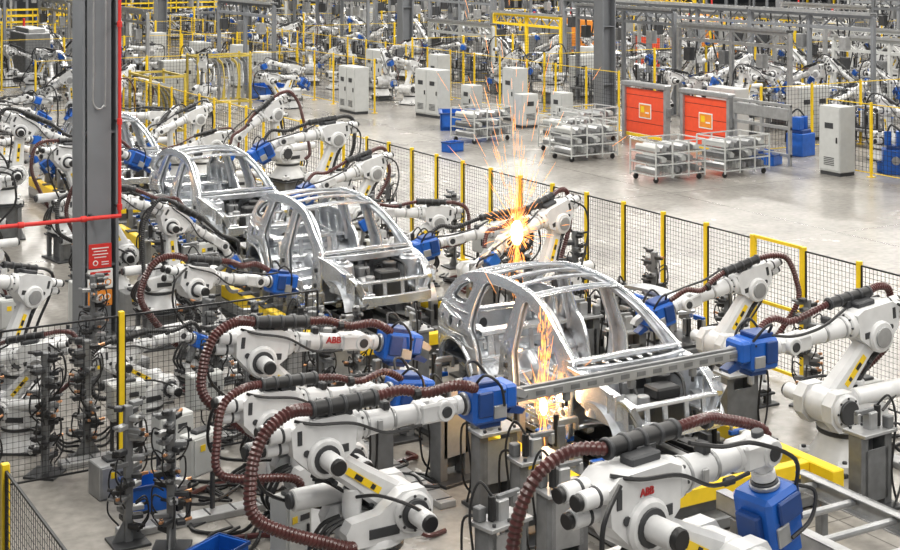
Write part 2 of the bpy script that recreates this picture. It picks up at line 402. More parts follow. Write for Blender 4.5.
# ---------------------------------------------------------------- CAR BODY
def ysid(x,z):
    y=.88-max(0,z-.72)*.36
    if x<-1.2: y-=.16*((-1.2-x)/.8)**2
    if x>.5: y-=.03*((x-.5)/.5)**2
    return y
def fill2d(outs,ext,bev,fn,m):
    c=bpy.data.curves.new('c','CURVE'); c.dimensions='2D'; c.fill_mode='BOTH'; c.extrude=ext; c.bevel_depth=bev; c.bevel_resolution=1
    for pts in outs:
        s=c.splines.new('POLY'); s.points.add(len(pts)-1); s.use_cyclic_u=True
        for i,p in enumerate(pts): s.points[i].co=(p[0],p[1],0,1)
    o=bpy.data.objects.new('t',c); COL.objects.link(o); dg=bpy.context.evaluated_depsgraph_get()
    me=bpy.data.meshes.new_from_object(o.evaluated_get(dg)); bpy.data.objects.remove(o)
    for v in me.vertices: v.co=fn(*v.co)
    me.materials.clear(); me.materials.append(m)
    bm=bmesh.new(); bm.from_mesh(me); bmesh.ops.remove_doubles(bm,verts=bm.verts,dist=.0005); bmesh.ops.recalc_face_normals(bm,faces=bm.faces); bm.to_mesh(me); bm.free()
    me.shade_smooth(); me.set_sharp_from_angle(angle=R(40)); return me
def o2(pts,n=5): return [(p.x,p.y) for p in cat([(a,b,0) for a,b in pts],n,True)]
def circ(x,z,r,n=10): return [(x+r*math.cos(t*2*math.pi/n),z+r*math.sin(t*2*math.pi/n)) for t in range(n)]
def shrink(pts,d):
    n=len(pts);out=[]
    A=sum(pts[i-1][0]*pts[i][1]-pts[i][0]*pts[i-1][1] for i in range(n)); s=1 if A>0 else -1
    for i in range(n):
        tx=pts[(i+1)%n][0]-pts[i-1][0]; tz=pts[(i+1)%n][1]-pts[i-1][1]; L=math.hypot(tx,tz) or 1
        out.append((pts[i][0]-s*tz/L*d,pts[i][1]+s*tx/L*d))
    return out
outer=o2([(1.0,-.02),(1.07,.3),(1.09,.6),(1.06,.82),(.92,.93),(.64,1.09),(.34,1.24),(.0,1.345),(-.5,1.40),(-1.05,1.38),(-1.5,1.265),(-1.82,1.05),(-1.98,.84),(-2.03,.6),(-2.0,.36),(-1.92,.2),(-1.83,.2),(-1.76,.36),(-1.6,.49),(-1.4,.53),(-1.2,.49),(-1.04,.36),(-.97,.18),(-.94,-.02),(-.9,-.04),(0,-.04),(.9,-.04)])
fdoor=o2([(.80,.22),(.83,.35),(.87,.62),(.83,.79),(.59,.975),(.31,1.13),(.05,1.235),(-.04,1.245),(-.085,1.15),(-.05,.8),(.0,.38),(.04,.23),(.3,.20),(.7,.20)])
rdoor=o2([(-.37,.22),(-.33,.38),(-.275,.8),(-.235,1.2),(-.27,1.28),(-.6,1.30),(-.93,1.275),(-1.02,1.12),(-1.05,.88),(-1.02,.74),(-.93,.66),(-.84,.5),(-.79,.30),(-.73,.22),(-.5,.20)])
qglass=o2([(-1.17,1.22),(-1.19,1.10),(-1.22,1.02),(-1.29,.98),(-1.55,.98),(-1.64,1.01),(-1.54,1.13),(-1.38,1.205),(-1.23,1.245)])
holes=[circ(-1.5,.74,.075),circ(-1.25,.76,.045),circ(-1.78,.72,.05),circ(-.18,.30,.05),circ(-.18,.46,.03),circ(-.175,.62,.04),circ(-.17,.78,.022),circ(-.165,.95,.018),circ(-1.9,.45,.03),circ(.96,.5,.04),circ(.95,.3,.045),circ(.98,.7,.025)]+[circ(-.7+i*.22,.085,.032) for i in range(8)]
def arch(x,z0,hw,n=5,c=.045): return [(x,hw*y/n,z0+c*(1-(y/n)**2)) for y in range(-n,n+1)]
def car(loc,label,grp='bare metal car bodies on the line'):
    root=mk('car_body_shell',None,None,loc,(0,0,R(-90)),label,'car body',grp); root.scale=(1.1,1.03,1.13)
    if not CARM:
        for s in(1,-1):
            CARM.append(('body_side',fill2d([outer,fdoor,rdoor,qglass]+holes,.016,.007,lambda u,v,w,s=s:(u,s*(ysid(u,v)+w-.03),v),STEEL)))
            CARM.append(('weld_flange',fill2d([outer,shrink(fdoor,.028),shrink(rdoor,.028),shrink(qglass,.02)],.002,.001,lambda u,v,w,s=s:(u,s*(ysid(u,v)+w-.075),v),SATIN)))
            b=B(SATIN,STEEL,DGREY)
            for pts,wd in(([(.90,.2),(.96,.7),(.63,1.04),(.22,1.24),(-.3,1.335),(-1.0,1.325),(-1.55,1.15),(-1.87,.86),(-1.95,.4)],.06),([(-.165,.12),(-.16,.7),(-.155,1.3)],.10),([(-1.12,.55),(-1.12,.9),(-1.09,1.30)],.07)):
                q=cat([(x,s*(ysid(x,z)-.12),z) for x,z in pts],6); b.beam(q,.05,wd,0,up=(0,1,0))
                for p in q[2::3]: b.cyl((p.x,p.y-s*.027,p.z),(p.x,p.y-s*.03,p.z),.014,n=6,m=2)
            for x,z in((.94,.38),(.97,.60),(-.165,.38),(-.165,.54)): b.box((x,s*(ysid(x,z)-.0),z),(.05,.03,.06),.006,2)
            b.beam([(1.0,s*.79,.08),(-.9,s*.79,.08)],.13,.17,1)
            for i in range(14): b.box((.85-i*.13,s*.862,.03),(.03,.014,.02),0,2)
            for a,c_ in(((.9,.165),(-.82,.165)),((.9,.02),(-.82,.02)),((-1.12,.64),(-1.9,.62)),((-1.12,.90),(-1.9,.90)),((-1.12,.56),(-1.2,.53))):
                b.beam(cat([(a[0]+(c_[0]-a[0])*t/5,s*(ysid(a[0]+(c_[0]-a[0])*t/5,a[1])-.006),a[1]+(c_[1]-a[1])*t/5) for t in range(6)],3),.014,.022,1,up=(0,1,0))
            q=cat([(-1.4+.50*math.cos(R(t)),s*(ysid(-1.4+.5*math.cos(R(t)),.5)+.0),.10+.46*math.sin(R(t))) for t in range(15,170,22)],3); b.beam(q,.03,.03,1,up=(0,1,0))
            b.sheet([[(-1.12-.8*i/8,s*(ysid(-1.12-.8*i/8,.8)-.17),.52+.42*k) for i in range(9)] for k in(0,.33,.66,1)],0)
            for x in(-1.25,-1.5,-1.75): b.beam([(x,s*(ysid(x,.7)-.19),.55),(x,s*(ysid(x,.9)-.19),.92)],.04,.06,1,up=(1,0,0))
            for x in(.6,.3,-.45,-.65): b.box((x,s*.72,.19),(.1,.06,.06),.01,0)
            CARM.append(('inner_side_frame',b.mesh('ipf')))
            b=B(SATIN,DGREY)
            g=[[(-1.4+.46*math.cos(R(t)),s*y,.12+.43*math.sin(R(t))) for t in range(-10,191,12)] for y in(.82,.74,.5,.46)]
            b.sheet(g); g2=[[(-1.4+k*.46*math.cos(R(t)),s*.46,.12+k*.43*math.sin(R(t))) for t in range(-10,191,12)] for k in(1,.05)]
            b.sheet(g2); b.cyl((-1.4,s*.52,.5),(-1.4,s*.52,.66),.1,n=14); b.cyl((-1.4,s*.45,.2),(-1.4,s*.42,.2),.12,n=14,m=1)
            for t in(30,70,110,150): b.beam([(-1.4+.47*math.cos(R(t)),s*.8,.12+.44*math.sin(R(t))),(-1.4+.47*math.cos(R(t)),s*.48,.12+.44*math.sin(R(t)))],.03,.03,0)
            CARM.append(('rear_wheelhouse',b.mesh('wh')))
            b=B(SATIN,STEEL,DGREY)
            b.beam(cat([(.85,s*.42,.16),(1.1,s*.44,.24),(1.4,s*.46,.32),(1.95,s*.46,.32)],6),.13,.17,1)
            b.beam(cat([(1.0,s*.77,.77),(1.3,s*.75,.74),(1.6,s*.71,.67),(1.9,s*.60,.55)],6),.11,.06,1)
            b.sheet([[(1.0+.88*i/8,s*(.81-.15*(i/8)**2-.01*k),.80-.22*(i/8)**1.5-(.26+.1*math.sin(i*.39))*k) for i in range(9)] for k in(0,.3,.6,1)],1)
            b.cyl((1.35,s*.58,.34),(1.35,s*.58,.74),.21,.16,n=18,m=0); b.cyl((1.35,s*.58,.74),(1.35,s*.58,.78),.10,n=14,m=1)
            b.cyl((1.35,s*.58,.775),(1.35,s*.58,.79),.05,n=12,m=2)
            for t in range(3): b.cyl((1.35+.075*math.cos(t*2.1),s*.58+.075*math.sin(t*2.1),.78),(1.35+.075*math.cos(t*2.1),s*.58+.075*math.sin(t*2.1),.80),.012,n=6,m=2)
            b.sheet([[(1.02+.9*t/8,s*(.54+k*.18),.34+.40*k-.16*k*(t/8)+.04*math.sin(t)) for t in range(9)] for k in(0,.25,.5,.75,1)],0)
            g=[[(1.42+.42*math.cos(R(t)),s*y,.1+.42*math.sin(R(t))) for t in range(10,175,12)] for y in(.8,.52)]; b.sheet(g,0)
            for x in(1.08,1.22,1.5,1.62,1.78): b.box((x,s*.69,.55),(.025,.12,.26),.005,1)
            for x in(1.1,1.2,1.35,1.5,1.75,1.85): b.cyl((x,s*.53,.32),(x,s*.52,.32),.025,n=10,m=2); b.cyl((x,s*.39,.34),(x,s*.385,.34),.025,n=10,m=2)
            for x in(1.15,1.3,1.5,1.7): b.cyl((x,s*.73,.80-(x-1)*.2),(x,s*.73,.81-(x-1)*.2),.02,n=8,m=2)
            b.box((1.98,s*.46,.32),(.03,.18,.2),.01,1); b.beam([(1.86,s*.60,.54),(1.9,s*.5,.34)],.07,.1,0)
            CARM.append(('front_rail',b.mesh('fr')))
        b=B(SATIN,STEEL,DGREY)
        g=[]
        for i in range(58):
            x=.95-i*2.9/57; zf=.09 if x>-.75 else min(.28,.09+(-.75-x)*.8); row=[]
            for j in range(53):
                y=-.78+j*1.56/52; h=.22*math.exp(-(y/.12)**4) if x>-.9 else (.22*math.exp(-(y/.12)**4)*max(0,1-(-.9-x)/.2))
                rb=.02 if (j//2)%2==0 and i%14>3 and abs(y)>.2 else 0
                if x<-1.0 and (x+1.5)**2+y**2<.07: rb=-.14
                row.append((x,y,zf+h+rb))
            g.append(row)
        b.sheet(g,0)
        for x in(.35,-.15,-.72): b.beam([(x,-.78,.17),(x,-.14,.2)],.12,.13,1); b.beam([(x,.14,.2),(x,.78,.17)],.12,.13,1)
        for x in(.35,-.15,-.72):
            for y in(-.66,-.54,-.42,-.3,-.22,.22,.3,.42,.54,.66): b.cyl((x,y,.235),(x,y,.25),.022,n=8,m=2)
        for x,y in((.6,.45),(.1,.45),(-.45,.45),(.6,-.45),(.1,-.45),(-.45,-.45),(-1.75,.2),(-1.75,-.2),(.6,.65),(.1,.65),(-.45,.65),(.6,-.65),(.1,-.65),(-.45,-.65)): b.cyl((x,y,.1),(x,y,.125),.045,n=12,m=2)
        for x in(.5,.2,0,-.35,-.55): b.box((x,0,.33),(.1,.16,.05),.01,1)
        for y in(-.3,.3): b.beam([(.85,y,.13),(-.9,y,.13)],.05,.06,1)
        b.beam([(-1.05,-.7,.34),(-1.05,.7,.34)],.14,.10,1); b.beam([(-1.85,-.6,.3),(-1.85,.6,.3)],.1,.1,1)
        b.beam([(-1.1,-.66,.66),(-1.1,.66,.66)],.18,.05,1); b.beam([(-1.08,-.6,.5),(-1.08,.6,.5)],.03,.07,0)
        for y in(-.4,-.13,.13,.4): b.beam([(-1.1,y,.65),(-1.05,y,.36)],.07,.03,0)
        for s in(1,-1): b.beam([(-1.1,s*.5,.66),(-1.05,s*.5,.34)],.1,.05,1); b.beam([(-1.1,s*.57,.66),(-1.8,s*.6,.68)],.1,.05,1); b.beam([(.9,s*.42,.06),(-.9,s*.5,.06),(-1.9,s*.5,.2)],.1,.1,1)
        CARM.append(('floor_pan',b.mesh('fp')))
        b=B(SATIN,STEEL,DGREY)
        g=[]
        for k in range(9):
            t=k/8; g.append([(.86+.14*t+(.025 if (j//2)%2 and 1<k<7 else 0)-(.1*math.exp(-(j-16)**2/8) if k<4 else 0),-.8+j*.05,.1+.68*t) for j in range(33)])
        b.sheet(g,0)
        b.beam(cat([(1.0,-.82,.83),(1.07,-.4,.85),(1.09,0,.86),(1.07,.4,.85),(1.0,.82,.83)],6),.07,.05,1)
        b.beam(cat([(1.12,-.78,.76),(1.21,-.4,.77),(1.23,0,.77),(1.21,.4,.77),(1.12,.78,.76)],6),.05,.09,0)
        b.beam(cat([(.93,-.8,.80),(.98,-.4,.81),(1.0,0,.82),(.98,.4,.81),(.93,.8,.80)],6),.04,.06,0)
        for y in[-.66+i*.165 for i in range(9)]: b.beam([(.96,y,.80),(1.2,y,.765)],.05,.03,1)
        b.tube([(.70,-.78,.70),(.70,.78,.70)],.035,10,1); b.tube([(.74,-.78,.52),(.74,.78,.52)],.02,8,0)
        for y in(-.6,-.45,-.3,.3,.05,.45,.6): b.beam([(.70,y,.70),(.95,y,.76)],.03,.03,1); b.beam([(.70,y,.7),(.74,y,.5)],.03,.02,0)
        b.beam([(.70,.1,.66),(.75,.1,.2)],.05,.04,1); b.beam([(.70,-.12,.66),(.75,-.12,.2)],.05,.04,1)
        b.box((.70,.35,.6),(.14,.2,.14),.02,0); b.box((.72,-.35,.58),(.16,.2,.14),.02,2)
        for y in(-.45,.2,.55): b.cyl((1.02,y,.5),(1.05,y,.5),.08,n=16,m=2)
        for y in(-.6,-.2,.0,.4): b.cyl((1.04,y,.66),(1.06,y,.66),.035,n=10,m=2)
        CARM.append(('firewall',b.mesh('fw')))
        for x,wd,z in((.04,.15,1.305),(-.30,.06,1.345),(-.60,.06,1.355),(-.92,.07,1.35),(-1.36,.20,1.275)):
            b=B(STEEL,SATIN,DGREY); hw=ysid(x,z)-.03; dx=.05 if x>0 else 0
            ar=[(x+dx*(1-(y/5)**2),hw*y/5,z+.045*(1-(y/5)**2)) for y in range(-5,6)]
            b.beam(ar,wd,.014); b.beam([(p[0]-wd*.4,p[1]*.98,p[2]+.014) for p in ar],.016,.02,1); b.beam([(p[0]+wd*.4,p[1]*.98,p[2]+.014) for p in ar],.016,.02,1)
            for p in ar[1:-1]: b.cyl((p[0],p[1],p[2]+.004),(p[0],p[1],p[2]+.010),min(.02,wd*.2),n=8,m=2)
            CARM.append(('roof_bow',b.mesh('rb')))
        b=B(STEEL,SATIN,DGREY)
        b.beam([(-1.98-.05*(1-(y/5)**2),.66*y/5,.5) for y in range(-5,6)],.05,.28,0)
        b.beam([(-1.96-.05*(1-(y/5)**2),.68*y/5,.68) for y in range(-5,6)],.12,.04,0)
        b.beam([(-1.97,-.6,.3),(-1.97,.6,.3)],.06,.12,1)
        for y in(-.45,0,.45): b.cyl((-2.0,y,.5),(-2.06,y,.5),.07,n=14,m=2)
        CARM.append(('rear_panel',b.mesh('rp')))
        b=B(STEEL,DGREY)
        b.beam([(1.98+.05*(1-(y/5)**2),.58*y/5,.32) for y in range(-5,6)],.06,.13,0)
        b.beam([(1.88,.58*y/5,.55) for y in range(-5,6)],.09,.03,0)
        for y in(-.4,-.15,.15,.4): b.beam([(1.9,y,.33),(1.88,y,.55)],.06,.03,0)
        CARM.append(('front_crossmember',b.mesh('fc')))
        b=B(DGREY,BLACK,LGREY,GREY)
        b.box((1.45,.1,.36),(.5,.56,.3),.04,0); b.cyl((1.45,-.15,.4),(1.45,-.36,.4),.14,n=16,m=2); b.cyl((1.4,.2,.5),(1.4,.2,.7),.11,n=14,m=1); b.box((1.6,.05,.58),(.26,.34,.12),.02,1)
        b.box((1.25,-.2,.55),(.2,.2,.2),.02,3); b.cyl((1.7,-.3,.5),(1.7,-.3,.6),.07,n=12,m=2)
        b.tube(cat([(1.3,.2,.64),(1.15,.3,.74),(1.2,-.1,.7),(1.5,-.2,.5)],6),.025,8,1); b.tube(cat([(1.7,.3,.5),(1.5,.4,.66),(1.2,.35,.68),(1.1,.1,.6)],6),.02,8,1)
        CARM.append(('front_drive_unit',b.mesh('du')))
    for n,me in CARM: mk(n,me,root)
    return root
CARM=[]
LX=10.75; CZ=.60
CY=[15.3,22.3,28.6,35.4]
car((LX-.1,CY[0],CZ),'bare silver steel car body shell being welded amid sparks')
car((LX-.1,CY[1],CZ),'bare silver steel car body shell with open roof frame')
car((LX+.15,CY[2],CZ),'bare silver steel car body shell clamped between welding robots')
car((LX,CY[3],CZ),'bare silver steel car body shell hidden among robots')

# ---------------------------------------------------------------- fixtures under the cars
def fixture():
    r=mk('welding_fixture',None,None,(LX,CY[0],0),(0,0,0),'yellow and grey steel welding fixture under a car body','fixture','welding fixtures')
    for s in(-1,1):
        b=B(YELL,DGREY); b.box((s*1.36,-.35,.40),(.17,5.7,.22),.012,0)
        for y in range(-2,3): b.box((s*1.36,y*1.0,.52),(.2,.2,.03),.005,1)
        mk('yellow_beam',b.mesh('yb'),r)
    b=B(GREY,LGREY,DGREY)
    b.box((0,-.2,.09),(2.9,5.4,.14),.02,0)
    for y in(-2.6,-1.8,-1.1,0,1.1,2.2): b.box((0,y,.22),(2.6,.16,.16),.01,0)
    for x in(-1.25,-.85,.85,1.25):
        for y in(-2.4,-1.2,0,1.2,2.2): b.box((x,y,.24),(.22,.3,.2),.01,1 if abs(x)>1 else 2)
    for x in(-.4,.4): b.box((x,-.1,.34),(.12,5.0,.08),.008,1)
    for y in(-1.6,-.5,.6,1.7): b.box((0,y,.27),(.5,.4,.24),.02,2)
    for x in(-1.46,1.46): b.box((x,-.2,.2),(.03,5.2,.16),.004,1)
    mk('base_frame',b.mesh('cf'),r)
    b=B(YELL,DGREY); b.box((0,-2.75,.42),(2.55,.14,.18),.01,0); mk('yellow_cross_beam',b.mesh('yc'),r)
    b=B(BLACK)
    for s in(-1,1):
        b.tube(cat([(s*.6,-2.6,.3),(s*.7,-1.5,.33),(s*.55,-.2,.3),(s*.7,1,.34),(s*.6,2.2,.3)],6),.03,6); b.tube(cat([(s*.75,-2.6,.28),(s*.6,-1.2,.3),(s*.75,.2,.3),(s*.65,2.2,.3)],6),.02,6)
    mk('cable_loom',b.mesh('cl'),r)
    b=B(LGREY,BLACK,BLUE,GREY)
    b.box((0,0,.2),(.2,.2,.4),.01,3); b.box((0,0,.45),(.14,.1,.3),.01,0); b.cyl((.0,.1,.25),(.0,.1,.5),.035,n=10,m=1); b.box((.06,0,.58),(.26,.06,.06),.01,2); b.cyl((.16,0,.58),(.16,0,.66),.02,n=8,m=0)
    b.tube(cat([(0,.1,.3),(-.15,.2,.25),(-.2,.1,.1),(-.1,-.1,.05)],5),.014,6,1)
    me=b.mesh('cu')
    for x,y in((-1.1,-1.9),(-1.1,-1.5),(-1.05,-1.1),(-1.05,-.7),(-1.05,-.2),(-1.05,.3),(-1.05,.8),(-1.05,1.3),(-1.05,1.9),(1.05,-1.9),(1.05,-1.3),(1.05,-.6),(1.05,.1),(1.05,1.0),(1.05,1.9)):
        mk('clamp_unit',me,r,(x,y,.06),(0,0,0 if x<0 else math.pi))
    # side clamps reaching up to the sills
    b=B(GREY,LGREY,BLACK,YELL)
    b.box((0,0,.45),(.1,.14,.7),.01,0); b.box((.1,0,.82),(.3,.07,.07),.01,1); b.cyl((-.04,0,.55),(-.04,0,.92),.035,n=8,m=2); b.box((.24,0,.76),(.05,.06,.12),.008,1); b.cyl((.02,.06,.7),(.02,.1,.7),.04,n=10,m=3)
    me=b.mesh('sc')
    for x,y,a in((-1.2,-.45,0),(-1.2,.55,0),(-1.2,1.6,0),(-1.2,-1.3,0),(1.2,-.4,math.pi),(1.2,.6,math.pi),(1.2,1.6,math.pi)): mk('sill_clamp',me,r,(x,y,.12),(0,0,a))
    return r
fx=fixture()
for y in CY[1:]: dup(fx,(LX,y,0))

def stand():
    r=mk('support_stand',None,None,(8.85,14.3,0),(0,0,0),'grey steel support stand with clamp head beside car body','stand','steel support stands')
    b=B(GREY,LGREY,DGREY)
    b.box((0,0,.02),(.6,.5,.04),.005,2); b.box((-.2,0,.45),(.12,.2,.86),.008,0); b.box((.2,0,.45),(.12,.2,.86),.008,0)
    b.beam([(-.2,0,.1),(.2,0,.8)],.06,.06,0); b.box((0,-.09,.55),(.4,.02,.5),.004,1); b.box((0,.09,.4),(.4,.02,.6),.004,0)
    b.box((0,0,.89),(.56,.34,.04),.005,1)
    for x in(-.2,0,.2): b.cyl((x,-.12,.91),(x,-.12,.94),.02,n=6,m=2)
    mk('frame',b.mesh('f'),r)
    b=B(LGREY,BLACK,YELL,BLUE,GREY); b.box((0,0,1.0),(.14,.12,.22),.015,0); b.cyl((-.12,0,.92),(-.12,0,1.16),.04,n=10,m=1); b.box((.1,0,1.12),(.3,.05,.06),.01,4); b.box((.22,0,1.06),(.05,.07,.12),.008,0); b.box((-.2,.09,.98),(.1,.1,.14),.01,4)
    b.tube(cat([(-.12,0,1.16),(-.2,.1,1.28),(-.3,.12,1.0),(-.25,.1,.4),(-.28,.15,.05)],6),.014,6,1)
    b.tube(cat([(-.2,.1,.95),(-.32,.2,.9),(-.3,.2,.3),(-.1,.25,.05)],6),.014,6,1)
    mk('clamp_head',b.mesh('c'),r); return r
st=stand()
for x,y,a in[(8.85,15.3,.2),(8.75,13.3,0),(8.5,12.4,0),(8.9,16.9,0),(12.8,14.6,3.1),(12.8,17.0,3),(12.6,12.1,3.2),(8.9,19.6,0),(8.9,23.9,.1),(12.7,20.9,3.1),(12.7,23.6,3.1),(9.0,26.8,0),(8.9,24.9,0),(12.7,28.2,3.1),(13.9,18.6,1.2),(12.7,18.0,3.1),(8.2,18.7,.4),(9.0,18.7,0),(12.6,30.4,3),(7.5,12.0,.2),(10.2,18.7,1.57),(11.2,18.7,1.57),(10.3,25.3,1.57),(11.3,25.3,1.57),(8.2,15.9,1.3)]:
    dup(st,(x,y,0),a)

b=B(LGREY,GREY,BLACK)
b.box((0,0,0),(3.3,.09,.12),.008,0); b.box((0,0,.075),(3.2,.05,.03),.004,1)
for i in range(14): b.box((-1.5+i*.23,-.047,0),(.12,.006,.05),0,1)
for x in(-.9,0,.9): b.box((x,0,-.1),(.08,.07,.12),.01,1); b.cyl((x,0,-.16),(x,0,-.22),.02,n=8,m=2)
mk('clamping_crossbar',b.mesh('bar'),None,(10.03,13.25,1.62),(0,0,.01),'long grey aluminium crossbar held between two blue grippers','crossbar')

def conveyor(y0,y1,z,lab):
    r=mk('roller_conveyor',None,None,(LX,(y0+y1)/2,0),(0,0,0),lab,'conveyor','skid conveyor sections'); L=y1-y0
    for s in(-1,1):
        b=B(LGREY,GREY); b.box((s*.6,0,z),(.05,L,.2),.006,0); b.box((s*.56,0,z+.09),(.13,L,.02),.004,0); b.box((s*.56,0,z-.09),(.13,L,.02),.004,0)
        n=max(2,int(L/1.2))
        for i in range(n): b.box((s*.6,-L/2+.3+i*(L-.6)/(n-1),(z-.1)/2),(.1,.1,z-.1),.006,1); b.box((s*.6,-L/2+.3+i*(L-.6)/(n-1),.01),(.2,.2,.02),0,1)
        mk('side_rail',b.mesh('sr'),r)
    b=B(LGREY,YELL); n=max(2,int(L/.55)); b.cyl((-.55,0,0),(.55,0,0),.04,n=10,m=0); me=b.mesh('ro')
    for i in range(n): mk('roller',me,r,(0,-L/2+.25+i*(L-.5)/(n-1),z+.02))
    return r
conveyor(8.0,11.9,.62,'grey steel roller conveyor frame leading from welding station')

# ---------------------------------------------------------------- fences
def wiremesh(w,h,sp,t,m,fm,ft):
    b=B(m,fm); n=int(w/sp)
    for i in range(n+1): b.box((i*w/n,0,h/2),(t,t,h),0,0)
    n=int(h/sp)
    for i in range(n+1): b.box((w/2,0,i*h/n),(w,t,t),0,0)
    for x in(0,w): b.box((x,0,h/2),(ft,ft,h),0,1)
    for z in(0,h): b.box((w/2,0,z),(w,ft,ft),0,1)
    if ft>.04: b.box((w/2,0,h*.5),(w,ft,ft),0,1)
    return b.mesh('wm')
_fm={}
def fence(p0,p1,bay,h,style,lab,grp,end=False):
    p0=Vector(p0);p1=Vector(p1);L=(p1-p0).length;n=max(1,round(L/bay));w=L/n;ang=math.atan2(p1.y-p0.y,p1.x-p0.x)
    key=(style,round(w,3),h)
    if key not in _fm:
        pt=.07 if style=='black' else .06
        b=B(YELL,BLACK); b.box((0,0,h/2),(pt,pt,h),.006,0); b.box((0,0,.01),(.18,.18,.02),0,0)
        _fm[key]=(b.mesh('post'),wiremesh(w-.09,h-.18,.07 if style=='black' else .13,.0042 if style=='black' else .008,WIRE,WIRE if style!='yellow' else YELL,.022))
    pme,wme=_fm[key]; gate=False
    for i in range(n):
        q=p0+(p1-p0)*(i/n)
        if not vis(q.x,q.y,1,150): continue
        r=mk('safety_fence_panel',None,None,(q.x,q.y,0),(0,0,ang),lab,'fence',grp)
        mk('post',pme,r)
        if style=='black' and q.x>15 and q.y>15.9 and not gate:
            gate=True
            k2=('g',key)
            if k2 not in _fm: _fm[k2]=wiremesh(w-.09,h-.12,.07,.0042,WIRE,YELL,.045)
            mk('gate_mesh',_fm[k2],r,(.045,0,.1)); r['label']='yellow framed mesh gate panel in black safety fence'
        else: mk('wire_mesh',wme,r,(.045,0,.12))
    if end:
        r=mk('fence_post',pme,None,(p1.x,p1.y,0),(0,0,0),'slim yellow end post of black mesh fence','fence post',grp)
G1='black mesh safety fence beside the line'
fence((15.2,12.6),(15.2,30.2),1.1,2.05,'black','black wire mesh safety fence panel with yellow post',G1)
fence((15.2,30.2),(15.2,50),1.2,2.05,'yellow','yellow framed wire mesh safety fence panel beside aisle','yellow mesh fence beside the aisle')
fence((2.72,17.45),(8.1,17.45),2.69,2.0,'black','black wire mesh safety fence panel with yellow post',G1)
fence((2.95,17.3),(2.95,10.6),2.2,2.0,'black','black wire mesh safety fence panel with yellow post',G1)
G2='yellow fences of distant cells'; GL='yellow framed safety fence panel in front of robot cell'
fence((30.5,24),(30.5,31.0),1.8,2.1,'yellow',GL,G2)
fence((30.5,41),(30.5,100),2.0,2.1,'yellow',GL,G2)
fence((25.5,50),(25.5,74),1.8,2.1,'yellow',GL,G2)
GB='yellow framed safety fence panel between robot cells'
fence((31,34.3),(46,34.3),2.2,2.1,'yellow',GB,G2)
fence((14,56),(25,56),2.2,2.1,'yellow',GB,G2)
for yy in(47.2,58,70,82,94): fence((31.5,yy),(64,yy),2.6,2.3,'yellow',GB,G2)
for yy in(66,78.2,90): fence((15,yy),(29,yy),2.6,2.3,'yellow',GB,G2)
FY=[34.3,47.2,58,70,82,66,78.2,56,94,90]

# ---------------------------------------------------------------- columns
def column(x,y):
    r=mk('steel_column',None,None,(x,y,0),(0,0,0),'dark grey painted H-section steel building column','column','building columns')
    b=B(COLG,GREY); H=9
    b.box((-.28,0,H/2),(.05,.6,H),.006,0); b.box((.28,0,H/2),(.05,.6,H),.006,0); b.box((0,0,H/2),(.56,.05,H),.004,0)
    for z in(1.2,3.4,5.6): b.box((0,0,z),(.52,.5,.03),0,0)
    mk('shaft',b.mesh('s'),r)
    b=B(GREY,DGREY); b.box((0,0,.03),(.9,.9,.06),.01,0)
    for sx in(-.36,.36):
        for sy in(-.36,.36): b.cyl((sx,sy,.06),(sx,sy,.13),.03,n=6,m=1)
    mk('base_plate',b.mesh('s'),r); return r
c0=column(6.97,23.9)
COLS=[(32.8,45.0),(34.3,63.9),(60,64.5),(33.9,84),(56.5,80.8),(60,104),(44.5,76.5),(27.6,81.5)]
for x,y in COLS: dup(c0,(x,y,0)); occ(x,y,.8)
def sign(x,y,z,w,h,mats,rows,lab,discs=()):
    b=B(*mats); b.box((0,0,0),(w,.015,h),.003,0)
    for (cx,cz,ww,hh,mi) in rows: b.box((cx,-.01,cz),(ww,.006,hh),0,mi)
    for (cx,cz,rr,mi) in discs: b.cyl((cx,-.007,cz),(cx,-.013,cz),rr,n=16,m=mi); b.cyl((cx,-.012,cz),(cx,-.016,cz),rr*.62,n=16,m=0 if mi!=0 else 1)
    return mk('warning_sign',b.mesh('sg'),None,(x,y,z),(0,0,0),lab,'sign','column signs')
b=B(COLG); b.box((-.03,0,0),(.40,.02,9),.004,0); mk('column_cover_plate',b.mesh('cp'),None,(6.97,23.585,4.5),(0,0,0),'flat grey cover plate on steel column','plate')
sign(6.95,23.56,1.38,.38,.40,(REDM,SIGNW,YELL),[(0,.13,.28,.018,1),(0,.08,.22,.014,1),(0,.03,.26,.014,1),(0,-.02,.2,.014,1),(.08,-.1,.12,.014,1),(.08,-.14,.12,.014,1)],'red safety sign with fine white lines on grey column',[(-.08,-.11,.045,1)])
sign(6.95,23.56,1.0,.42,.32,(SIGNW,REDM,ORANGE),[(0,.11,.34,.035,1),(0,.055,.3,.02,1)],'white safety sign with red lines and orange symbols',[(-.13,-.06,.055,2),(0,-.06,.055,2),(.13,-.06,.055,2)])
sign(6.95,23.56,.68,.40,.26,(ORANGE,SIGNW,BLACK),[(0,-.1,.3,.02,2)],'orange safety sign with white pictograms on grey column',[(-.12,.02,.055,1),(0,.02,.055,1),(.12,.02,.055,1)])
b=B(REDM,DGREY); b.tube([(3.0,23.3,2.06),(7.22,23.3,2.06)],.034,12)
for x in(4.2,5.6,6.6): b.cyl((x-.05,23.3,2.06),(x+.05,23.3,2.06),.05,n=12)
b.box((6.78,23.44,2.06),(.05,.27,.05),0,1)
mk('red_water_pipe',b.mesh('p'),None,(0,0,0),(0,0,0),'red horizontal fire water pipe crossing the grey column','pipe','red fire pipes')
b=B(REDM,DGREY); b.tube([(7.21,23.34,2.09),(7.21,23.34,9)],.028,12)
for z in(2.2,3.6,5.2): b.cyl((7.21,23.34,z-.05),(7.21,23.34,z+.05),.042,n=12); b.box((7.21,23.47,z),(.04,.24,.04),0,1)
